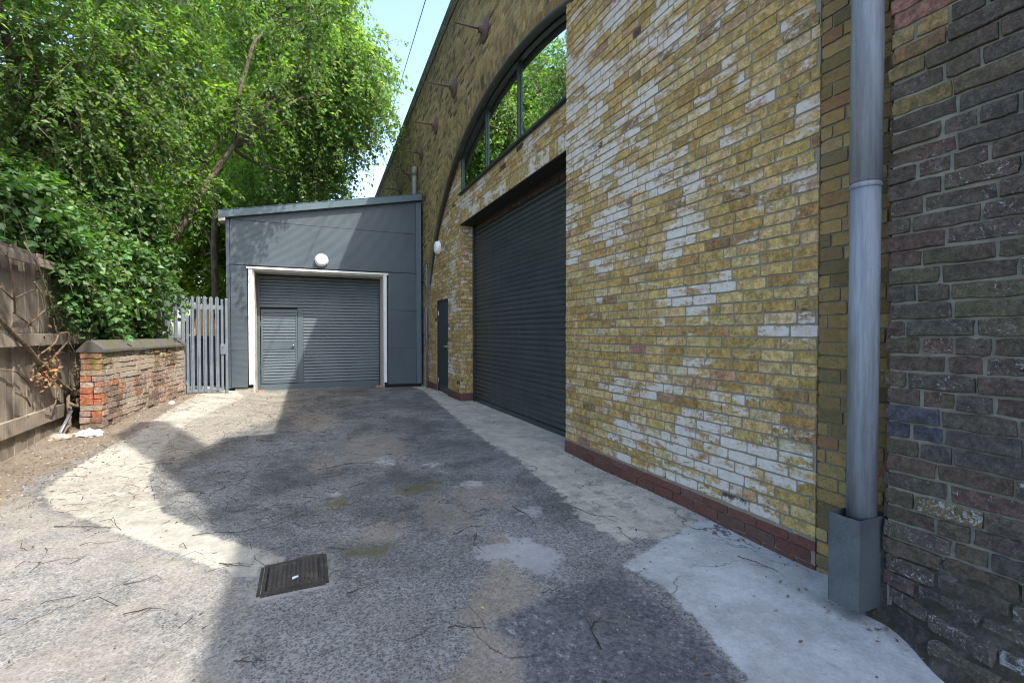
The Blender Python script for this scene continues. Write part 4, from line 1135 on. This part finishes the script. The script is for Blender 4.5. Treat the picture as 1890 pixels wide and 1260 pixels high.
def make_tree(label, base, fork, r0, blobs, N, k, L, leaf, droop, tint, lean=None, name='tree', **kw):
    e = empty(name, base); tag(e, label, 'tree', kw.pop('group', None))
    p = wiggle(base, fork, 8, .08) if lean is None else lean
    MB().tube(p, list(np.linspace(r0, r0*(.55 if lean is None else .15), len(p))), 12, wob=.12).build('trunk', M['bark'], e, smooth=True)
    b = MB()
    for bl in blobs:
        st = p[-1] if random.random() < .6 else p[len(p)//2+1]
        q = wiggle(st, bl[:3], 8, .18); rr = r0*.38
        b.tube(q, list(np.linspace(rr, .02, 8)), 7, wob=.1)
        for _ in range(7):
            i = random.randint(3, 7); v = rnd_unit(1)[0]; v[2] = abs(v[2])*.4
            b.tube(wiggle(q[i], np.array(q[i])+v*bl[3]*random.uniform(.5, .95), 6, .2), list(np.linspace(.025, .006, 6)), 5)
    b.build('branches', M['bark'], e, smooth=True, kind='stuff')
    sprays(blobs, N, k, L, leaf, droop, tint, 'foliage', e, M['leaf'], **kw); fix_parent(e); return e

A_ = [(-4.22,10.66,5.85,1.6),(-3.61,12.06,7.36,1.8),(-3.62,11.48,5.28,1.3),(-2.84,12.08,6.61,1.25),(-4.5,11.3,4.38,1.1),(-2.75,12.3,5.1,.75),(-5.99,11.45,6.49,2.0),(-2.93,12.26,9.52,2),(-4.4,9.2,8.2,1.6),(-6.5,8.5,8.0,2.0)]
B_ = [(-.6,14.83,9.59,1.5),(.81,13.97,8.54,1.45),(1.4,13.3,8.5,.7),(-.03,15.41,7.17,1.45),(.9,13.9,6.95,.6),(-.1,14.3,11.3,1.7),(1.35,13.6,7.7,.55),(-.67,16.76,6.21,1.2),(.3,14.6,5.75,.7),(.55,13.3,8.6,.5),(.1,12.7,8.0,.4),(-1.15,12.2,6.3,.42),(-.3,12.9,7.5,.6),(-2.2,11.9,4.4,.3)]
make_tree('large near tree with small drooping dark green leaves behind the ivy at left', (-5.6, 12.6, 0), (-4.6, 12.0, 4.6), .30, A_, 3100, 26, .8, .088, .6, (.110, .185, .075), var=.13)
make_tree('tree with long leaning trunk and hanging pale green sprays over the shed roof', (-3.5, 12.4, 0), None, .125, B_, 2700, 26, .8, .105, .8, (.150, .235, .090), var=.13,
          lean=[(-3.5, 12.4, 0), (-3.2, 12.3, 1.6), (-2.86, 12.08, 2.72), (-2.64, 12.0, 3.12), (-2.35, 11.99, 3.65), (-1.91, 12.03, 4.58), (-1.46, 12.18, 5.46), (-1.05, 12.45, 6.25), (-.39, 13.17, 7.54), (.52, 13.67, 8.64)])
make_tree('bright yellow green maple standing behind the leaning tree', (-3.2, 21.5, 0), (-2.6, 22, 4.5), .25, [(-4.48,23.92,8.54,3),(-2.37,22.99,7.85,2.2),(-.4,23.09,9.14,1.9),(-3.1,21.08,5.33,1.6),(-1.4,23.3,6.2,1.4),(-.73,19.07,11.75,1.6),(-1.6,18.85,8.79,1.2),(-1.9,17.89,6.6,.8),(-.03,18.73,9.6,1.1),(-.72,19.1,13.7,1.5),(.17,18.69,12.14,1.1)], 3600, 20, .8, .15, .35, (.20, .30, .035), var=.15, wid=.42)
make_tree('slim tree with sunlit yellow leaves seen just above the palisade gate', (-2.54, 16.4, 0), (-2.49, 17.0, 5.7), .13, [(-3.43,19.01,3.78,1.5),(-2.3,18.2,3.4,1.0),(-2.9,18.5,5.2,1.3),(-1.6,19.3,4.2,.9)], 1200, 18, .6, .12, .3, (.15, .225, .028), wid=.42)
make_tree('broad tree deep in shade far behind the fence at left', (-8.5, 21.5, 0), (-8, 21.5, 4), .3, [(-6.96,20.6,6.17,2.6),(-9.71,24.03,8.85,3.4),(-5.75,22.25,6.16,2.4),(-5.4,20.5,3.4,1.6),(-7.5,18.5,3.6,2.0)], 2400, 18, .8, .17, .35, (.13, .22, .045), wid=.42)
make_tree('tallest tree at the back with its crown at the top edge of the photo', (-4, 26.5, 0), (-4, 26.5, 8), .35, [(-6.05,26.9,14.32,4),(-2.4,25.6,15.0,3.0),(-3.8,25.6,11.0,2.6)], 1300, 18, .9, .20, .35, (.17, .27, .04), wid=.42)

# trees on the near side of the yard wall, also mirrored in the arched window
make_tree('tree rising over the fence at the left edge of the photo', (-6.2, 5.6, 0), (-5.8, 5.8, 5), .22, [(-5.6,6.0,7.2,1.7),(-6.6,4.4,8.4,2.2),(-5.2,7.6,8.8,1.5),(-7.2,7.2,6.2,1.8),(-1.3,3.6,7.6,.8),(-2.2,4.6,8.2,.8)], 2400, 20, .8, .11, .5, (.11, .185, .045))

# overhanging branch whose leaves dapple the shed wall
ob_ = empty('overhanging_branch', (-1.2, 13.8, 9)); tag(ob_, 'leafy bough at the top of the picture reaching out from the trees above the shed', 'branch')
MB().tube(wiggle((-1.2, 14.2, 9.3), (.2, 9.3, 7.2), 8, .12), list(np.linspace(.07, .015, 8)), 8).build('limb', M['bark'], ob_, smooth=True)
sprays([(.25, 9.2, 7.1, .35), (-.1, 9.9, 7.0, .35), (-.1, 10.8, 7.9, .45)], 120, 18, .55, .085, .7, (.075, .14, .045), 'foliage', ob_, M['leaf']); fix_parent(ob_)

# =============================================================== ivy
iv = empty('ivy', (-3.2, 9.8, 1)); tag(iv, 'dense dark glossy ivy spilling over the timber fence and the garden wall', 'ivy')
I_ = [(-3.07,10.09,2.36,.75),(-3.47,9.84,2.74,.6),(-3.15,11.3,2.5,.45),(-2.98,10.7,1.5,.3),(-3.0,10.59,1.54,.42),(-3.82,9.56,3.08,.6),(-3.0,11.5,2.0,.35),(-3.44,11.37,3.52,.9),(-3.1,12.0,3.0,.5),(-4.39,11.79,4.04,1),(-4.29,10.1,3.58,.7),
      (-3.35, 9.3, 1.9, .5), (-3.1, 9.4, 1.55, .35)]
I2 = [(-2.99,8.03,2.12,.28),(-3.02,8.65,1.75,.26),(-3.05,7.95,2.55,.33),(-3.0,9.1,1.62,.24),(-3.4,8.0,2.95,.42),(-3.0,8.5,2.3,.30),(-3.45,7.45,2.9,.38),(-3.0,9.3,1.9,.26),(-3.1,8.3,2.6,.35)]
sprays(I_+I2, 3600, 13, .38, .098, .8, (.078, .160, .048), 'foliage', iv, M['ivy'], shell=.5, wid=.42, var=.18, bias=(.25, -.25, .1))
sprays([(x, y, z, r*.8) for x, y, z, r in I_], 1500, 10, .3, .09, .3, (.026, .060, .020), 'foliage', iv, M['ivy'], shell=.3, wid=.42, twig=False)  # inner leaves, tinted darker to paint the shade inside the ivy
# single large leaves on the front of the ivy
Lf = [(0, 0, 0), (-.42, .10, .03), (-.50, .45, .05), (-.22, .55, .02), (0, 1.0, -.06), (.22, .55, .02), (.50, .45, .05), (.42, .10, .03)]
lme = bpy.data.meshes.new('leaf'); lme.from_pydata(Lf, [], [(0, 1, 2, 3), (0, 3, 4), (0, 4, 5), (0, 5, 6, 7)]); lme.materials.append(M['ivy1'])
IB = [b for b in I_[:9]]+I2
for i in range(250):
    bl = random.choice(IB); u = norm(rnd_unit(1)+np.array((.9, -.9, .2)))[0]
    p = np.array(bl[:3])+u*bl[3]*random.uniform(.98, 1.18)
    o = link('leaf', lme, iv); s = random.uniform(.06, .10); o.location = p; o.scale = (s, s, s)
    nrm = Vector(u)+Vector((0, 0, .9))+Vector(rng.normal(0, .35, 3)); q = nrm.to_track_quat('Z', 'X')
    o.rotation_mode = 'QUATERNION'; o.rotation_quaternion = q @ Vector((0, 0, 1)).rotation_difference(Vector((0, 0, 1))) @ Matrix.Rotation(random.uniform(0, 6.28), 3, 'Z').to_quaternion()
    g_ = random.choice([(.045, .11, .03), (.06, .14, .035), (.09, .18, .04), (.035, .09, .028)]); o.color = (*g_, 1)
fix_parent(iv)

# vine stems on the fence with dead leaves
vn = empty('dead_vine', (-2.75, 6.5, .9)); tag(vn, 'knotted bare vine stem with a clump of dead brown leaves on the timber fence', 'vine')
V1 = [(-2.71,6.0,1.5),(-2.72,6.19,1.4),(-2.74,6.4,1.3),(-2.72,6.53,1.2),(-2.73,6.68,1.13),(-2.75,6.87,1.0),(-2.77,7.07,.93),(-2.79,7.36,.78),(-2.81,7.68,.62),(-2.82,7.86,.55),(-2.84,8.14,.57),(-2.85,8.35,.65),(-2.86,8.52,.72)]
V2 = [(-2.79,7.36,.78),(-2.77,7.27,.98),(-2.76,7.46,1.07),(-2.72,7.61,1.21),(-2.70,7.53,1.31),(-2.70,7.31,1.30),(-2.70,7.23,1.19),(-2.75,7.15,1.11),(-2.77,7.01,1.05),(-2.77,6.98,.9),(-2.78,7.05,.78)]
V3 = [[(-2.74,6.43,.69),(-2.75,6.66,.61),(-2.76,6.75,.51)],[(-2.77,6.91,1.87),(-2.78,7.11,1.73),(-2.78,7.17,1.58),(-2.77,6.89,1.45),(-2.75,6.69,1.39)],[(-2.74,6.2,1.75),(-2.78,6.5,1.65),(-2.78,6.9,1.78)],[(-2.8,7.5,.6),(-2.78,7.35,.45),(-2.8,7.2,.42)],[(-2.78,6.2,.95),(-2.78,6.55,.9),(-2.79,6.8,.75)],[(-2.83,6.1,2.3),(-2.72,6.3,2.05),(-2.75,6.45,1.8),(-2.76,6.5,1.5),(-2.76,6.8,1.38)],[(-2.85,6.9,2.3),(-2.77,7.0,2.05),(-2.78,7.2,1.8),(-2.74,7.35,1.45)]]
b = MB(); b.tube([(x+.02, y, z) for x, y, z in V1], [.022]*5+[.026]*8, 7, wob=.3)
b.tube(V2, .012, 6, wob=.4)
for v in V3: b.tube([(x+.02, y, z) for x, y, z in v], .009, 5, wob=.4)
for _ in range(26):
    s0 = random.choice(V1+V2+V3[5]+V3[6]); q = (s0[0]+random.uniform(.01, .07), s0[1]+random.uniform(-.22, .22), s0[2]+random.uniform(-.2, .2)); b.tube(wiggle(s0, q, 5, .25), list(np.linspace(.005, .002, 5)), 4)
b.build('stem', M['vine'], vn, smooth=True)
n = 260; ctr = np.array((-2.74, 7.2, .88)); Pq = ctr+rng.normal(0, 1, (n, 3))*np.array((.02, .10, .13)); Pq[60:120] = np.array((-2.76, 7.0, .82))+rng.normal(0, 1, (60, 3))*np.array((.02, .08, .06))
Pq[200:] = np.array((-2.78, 8.1, .75))+rng.normal(0, 1, (60, 3))*np.array((.02, .12, .16)); Pq[:, 0] = np.maximum(Pq[:, 0], -2.80)
t = NT('dead_leaf'); a = t.new('ShaderNodeAttribute'); a.attribute_name = 'tint'; M['dead'] = t.fin(a.outputs['Color'], .8)
Vq, Fq = leaf_quads(Pq, rnd_unit(n), rnd_unit(n), rng.uniform(.03, .07, n), .3)
link('dead_leaves', np_mesh('dead_leaves', Vq, Fq, M['dead'], False, np.repeat(tints(n, (.24, .145, .07), .35), 4, 0)), vn, 'stuff'); fix_parent(vn)

# small sapling of ivy on the fence board
ip = empty('small_ivy_shoot', (-2.79, 7.6, 1.35)); tag(ip, 'small separate shoot of pale green ivy on the fence boards above the middle rail', 'ivy')
sprays([(-2.78, 7.75, 1.50, .10), (-2.77, 7.9, 1.42, .08), (-2.78, 7.62, 1.62, .06)], 26, 7, .12, .05, .3, (.085, .17, .06), 'foliage', ip, M['ivy'], wid=.42); fix_parent(ip)

# =============================================================== ground things
def gp(x, y, h=0): return (x, y, float(gz(x, y))+h)
mh = empty('manhole_cover', (-.07, 2.78, 0)); tag(mh, 'small square dark cast iron inspection cover set in the yard, with grit on it', 'manhole cover')
P4 = [(-.22, 2.625), (.085, 2.64), (.085, 2.965), (-.22, 2.93)]
def bil(u, v):
    a, b_, c_, d_ = [np.array(p) for p in P4]; p = (a*(1-u)+b_*u)*(1-v)+(d_*(1-u)+c_*u)*v; p = p+np.array((0, -.012*math.sin(2*math.pi*u))); return p
N_ = 61; V = []
gzm = float(gz(-.07, 2.78))
for j in range(N_):
    for i in range(N_):
        u, v = i/(N_-1), j/(N_-1); e_ = min(u, v, 1-u, 1-v); p = bil(u, v); h = .016
        if e_ < .012: h = -.01
        elif e_ < .075: h = .017
        elif e_ < .10: h = .006
        else:
            ii, jj = int((u-.1)/.8*11), int((v-.1)/.8*9); fu, fv = ((u-.1)/.8*11) % 1, ((v-.1)/.8*9) % 1
            h = .013+(.004 if (.2 < fu < .8 and .2 < fv < .8) else 0)
            if abs(u-.93) < 0: pass
        V.append((p[0], p[1], gzm+h+.004*math.sin(3*u)))
Fm = [(j*N_+i, j*N_+i+1, (j+1)*N_+i+1, (j+1)*N_+i) for j in range(N_-1) for i in range(N_-1)]
t = NT('cast_iron'); n1 = t.noise(30, 6, .7); grit = t.ramp(t.noise(70, 5, .75), .60, .66)
cc = t.mix(n1, (.018, .016, .014), (.07, .06, .052)); cc = t.mix(t.math('MULTIPLY', t.ramp(t.noise(9, 5, .7), .52, .66), .6), cc, (.10, .10, .06)); cc = t.mix(t.math('MULTIPLY', grit, .55), cc, (.26, .25, .23)); t.bump(n1, .6, .004)
M['cast'] = t.fin(cc, .7, .25)
link('cover', np_mesh('cover', V, Fm, M['cast'], False), mh)
b = MB()
for (a_, c_) in ((0, 1), (1, 2), (2, 3), (3, 0)):
    pa, pb = np.array(P4[a_]), np.array(P4[c_]); d_ = (pb-pa)/np.linalg.norm(pb-pa); nn_ = np.array((d_[1], -d_[0])); 
    b.prism([(*(pa+nn_*.002-d_*.0), gzm-.02), (*(pa+nn_*.016-d_*.0), gzm-.02), (*(pa+nn_*.016), gzm+.012), (*(pa+nn_*.002), gzm+.012)], (*(pb-pa), 0))
b.build('frame', M['cast'], mh); fix_parent(mh)
pp = MB(); pp.v = [(0, 0, 0), (.045, .006, .004), (.05, .035, .001), (.008, .03, .003)]; pp.f = [(0, 1, 2, 3)]
o = pp.build('paper_scrap', M['paper']); m_ = o.modifiers.new('thick', 'SOLIDIFY'); m_.thickness = .002; o.scale = (.7, .7, .7); o.location = (-.075, 2.70, gzm+.024); o.rotation_euler = (0, 0, .25); tag(o, 'tiny white paper scrap lying on the iron inspection cover', 'paper')

def blob_mesh(r, amp, freq, seed, sub=3, flat=.6):
    import bmesh
    bm = bmesh.new(); bmesh.ops.create_icosphere(bm, subdivisions=sub, radius=1)
    for v in bm.verts:
        n = mnoise.noise(v.co*freq+Vector((seed, 0, 0)))+.5*mnoise.noise(v.co*freq*2.3+Vector((0, seed, 0)))
        v.co *= (1+n*amp); v.co = Vector((v.co.x*r[0], v.co.y*r[1], max(v.co.z, -.35)*r[2]))
    me = bpy.data.meshes.new('lump'); bm.to_mesh(me); bm.free(); me.polygons.foreach_set('use_smooth', [False]*len(me.polygons)); return me
def lump(name, loc, r, mat, label, cat, amp=.25, freq=1.8, seed=1):
    me = blob_mesh(r, amp, freq, seed); me.name = name; me.materials.append(M[mat]); o = link(name, me); o.location = gp(*loc, r[2]*.3); tag(o, label, cat); return o
lump('plastic_bag', (-2.42, 7.32), (.11, .08, .06), 'bag', 'crumpled white plastic bag on the ground at the front of the garden wall', 'bag', .55, 2.4, 3)
lump('stone', (-2.68, 7.22), (.11, .07, .05), 'stone', 'flat pale stone lying by the foot of the timber fence', 'stone', .3, 1.5, 8)
lump('stone', (-2.08, 9.55), (.045, .04, .04), 'bag', 'small white stone on the ground beside the far part of the garden wall', 'stone', .25, 1.5, 9)
lump('stone', (-2.58, 7.42), (.07, .035, .02), 'stone', 'thin pale stone chip between the white bag and the fence', 'stone', .3, 1.5, 11)
pi_ = MB(); pi_.tube([(-2.70, 7.30, .10), (-2.73, 7.72, .33)], .014, 10); pi_.tube([(-2.72, 7.32, .10), (-2.75, 7.74, .32), (-2.78, 7.8, .40)], .010, 8)
o = pi_.build('broken_pipe', M['galv'], None, smooth=True); tag(o, 'thin bent metal pipe leaning between the fence and the brick wall end', 'pipe')
rt = MB()
for q in ([(-2.78, 7.55, .08), (-2.72, 7.62, .25), (-2.76, 7.8, .45), (-2.86, 7.95, .62)], [(-2.72, 7.40, .05), (-2.70, 7.55, .16), (-2.76, 7.7, .3)], [(-2.72, 7.62, .42), (-2.68, 7.75, .36), (-2.72, 7.85, .45)]): rt.tube(wiggle(q[0], q[1], 4, .1)+wiggle(q[1], q[-1], 5, .1), .02, 7, wob=.4)
o = rt.build('root', M['vine'], None, smooth=True); tag(o, 'gnarled woody root coming up between the fence and the brick wall end', 'root')

# fallen twigs, each its own
TW = [([(-1.56,4.11),(-1.38,4.02),(-1.19,3.90)], 'straight forked twig on the sunlit concrete at left of the pale strip'),
 ([(-.68,3.61),(-.35,3.55),(-.03,3.80)], 'long branching twig crossing the shadow edge above the iron cover'),
 ([(.57,1.99),(.65,1.96),(.72,1.92),(.70,2.15)], 'forked dark twig shaped like a check mark in the foreground'),
 ([(1.08,2.10),(1.16,2.10),(1.23,2.13)], 'short straight twig near the middle of the foreground dark patch'),
 ([(1.83,3.03),(1.9,2.85),(2.03,2.77)], 'curved twig on the pale apron below the brick wall panel'),
 ([(1.41,3.22),(1.45,3.0),(1.40,2.79)], 'arched twig on dark asphalt left of the apron'),
 ([(.86,2.93),(1.0,3.0),(1.17,2.95)], 'tangled twig left of the pale oval patch'),
 ([(.18,2.47),(.26,2.49),(.34,2.54)], 'thin twig lying right beside the iron cover'),
 ([(-.46,3.08),(-.38,3.02),(-.29,2.97)], 'thin twig on the pale strip just left of the iron cover'),
 ([(-.27,2.14),(-.22,2.12),(-.18,2.05)], 'short dark forked twig at the bottom edge of the shadow'),
 ([(1.01,2.87),(.94,2.75),(.96,2.60)], 'hooked twig on the tan patch of the yard'),
 ([(-.78,2.71),(-.70,2.72),(-.60,2.66)], 'thin pale twig on sunlit aggregate at lower left'),
 ([(1.11,1.62),(1.15,1.75),(1.2,1.80)], 'slanting twig on the dark asphalt at the bottom right'),
 ([(1.95,3.9),(2.02,4.05),(1.9,4.25)], 'dark gnarled twig at the edge of the apron before the big shutter'),
 ([(-1.9,3.3),(-1.75,3.25),(-1.6,3.3)], 'small twig at the far left on sunlit concrete'),
 ([(.1,4.9),(.4,5.0),(.7,4.85)], 'long thin twig on the shaded yard beyond the mossy patch'),
 ([(2.33,2.0),(2.36,1.88),(2.38,1.78)], 'thin curved twig on the smooth slab near the zinc guard box')]
for pts2, lab in TW:
    b = MB(); ps = [gp(x, y, .006) for x, y in pts2]; full = []
    for a_, c_ in zip(ps[:-1], ps[1:]):
        for t_ in np.linspace(0, 1, 5)[:-1]:
            full.append(tuple(np.array(a_)*(1-t_)+np.array(c_)*t_+np.array((random.uniform(-.006, .006), random.uniform(-.006, .006), random.uniform(0, .008)))))
    full.append(ps[-1]); r0 = random.uniform(.0021, .0033); b.tube(full, list(np.linspace(r0, r0*.35, len(full))), 5)
    for _ in range(random.randint(1, 4)):
        s0 = np.array(random.choice(full[1:-1])); an = random.uniform(0, 6.28); l_ = random.uniform(.05, .16); e_ = s0+np.array((math.cos(an)*l_, math.sin(an)*l_, 0)); e_[2] = float(gz(e_[0], e_[1]))+.005
        b.tube(wiggle(s0, e_, 5, .1), list(np.linspace(r0*.5, .0008, 5)), 4)
    o = b.build('twig', M['twig'], None, smooth=True); tag(o, lab, 'twig', 'fallen twigs on the yard')

# scattered litter: tiny twigs, seeds and leaves nobody could count
def scatter(n, mode):
    P = []
    while len(P) < n:
        if mode == 'twig':
            r = random.random()
            if r < .55: x, y = random.gauss(.1, .9), random.gauss(9.0, 1.7)
            elif r < .88: x, y = random.gauss(-.7, .8), random.gauss(5.4, 1.4)
            else: x, y = random.uniform(-2.2, 2.0), random.uniform(2.5, 11)
        else:
            r = random.random()
            if r < .5: x, y = random.gauss(-2.3, .28), random.uniform(4, 11)
            elif r < .6: y = random.uniform(1, 11); x = (2.57 if y > 1.7 else 2.36)-abs(random.gauss(0, .06))
            elif r < .8: x, y = random.gauss(-.2, 1.0), random.gauss(8.6, 2)
            else: x, y = random.uniform(-2.5, 2.4), random.uniform(.8, 11)
        if -2.9 < x < 2.5 and .5 < y < 11.5: P.append((x, y))
    return P
b = MB()
for x, y in scatter(950, 'twig'):
    an = random.uniform(0, 6.28); l_ = random.uniform(.04, .26); a_ = np.array(gp(x, y, .004)); e_ = np.array(gp(x+math.cos(an)*l_, y+math.sin(an)*l_, .004))
    b.tube(wiggle(a_, e_, 4, .3), [.0022, .0019, .0014, .0008], 3, cap=False)
o = b.build('twig_litter', M['twig'], None, kind='stuff'); tag(o, 'fine broken twigs scattered across the yard surface', 'litter')
Q = scatter(4200, 'leaf'); n = len(Q); Pq = np.array([gp(x, y, .005+random.random()*.006) for x, y in Q])
dd = rnd_unit(n); dd[:, 2] *= .2; nn_ = norm(np.array((0, 0, 1.))+rng.normal(0, .25, (n, 3)))
Vq, Fq = leaf_quads(Pq, dd, nn_, rng.uniform(.008, .028, n), .25)
tq = tints(n, (.13, .085, .05), .4); ye = rng.random(n) < .06; tq[ye, :3] = (.42, .33, .05)
o = link('leaf_litter', np_mesh('leaf_litter', Vq, Fq, M['dead'], False, np.repeat(tq, 4, 0)), None, 'stuff'); tag(o, 'small dry brown and yellow leaves strewn along the fence and over the yard', 'litter')
# grit and pebbles along edges
import bmesh
Vs, Fs, off = [], [], 0
ico = bmesh.new(); bmesh.ops.create_icosphere(ico, subdivisions=1, radius=1); iv_ = np.array([v.co[:] for v in ico.verts]); if_ = np.array([[v.index for v in f.verts] for f in ico.faces]); ico.free()
Ts = []
for i in range(2600):
    r = random.random()
    if r < .35: x, y = random.gauss(-2.35, .28), random.uniform(3.5, 10.5)
    elif r < .6: y = random.uniform(.9, 11); x = (2.585 if 1.72 < y < 4.5 else 2.36 if y < 1.3 else 2.70) - abs(random.gauss(0, .045))
    else: x, y = random.uniform(-2.6, 2.4), random.uniform(.9, 8)
    s = random.uniform(.002, .0055) if r > .35 else random.uniform(.003, .013)
    Vs.append(iv_*np.array((s*random.uniform(.7, 1.5), s, s*.6))+np.array(gp(x, y, s*.3))); Fs.append(if_+off); off += 12
    c = random.choice([(.09, .09, .085), (.25, .23, .2), (.12, .08, .05), (.34, .33, .31)]); Ts.append(np.tile(np.array((*c, 1)), (12, 1)))
o = link('grit', np_mesh('grit', np.concatenate(Vs), np.concatenate(Fs), M['dead'], False, np.concatenate(Ts)), None, 'stuff'); tag(o, 'loose grit and crumbs of mortar gathered along walls and fence', 'grit')
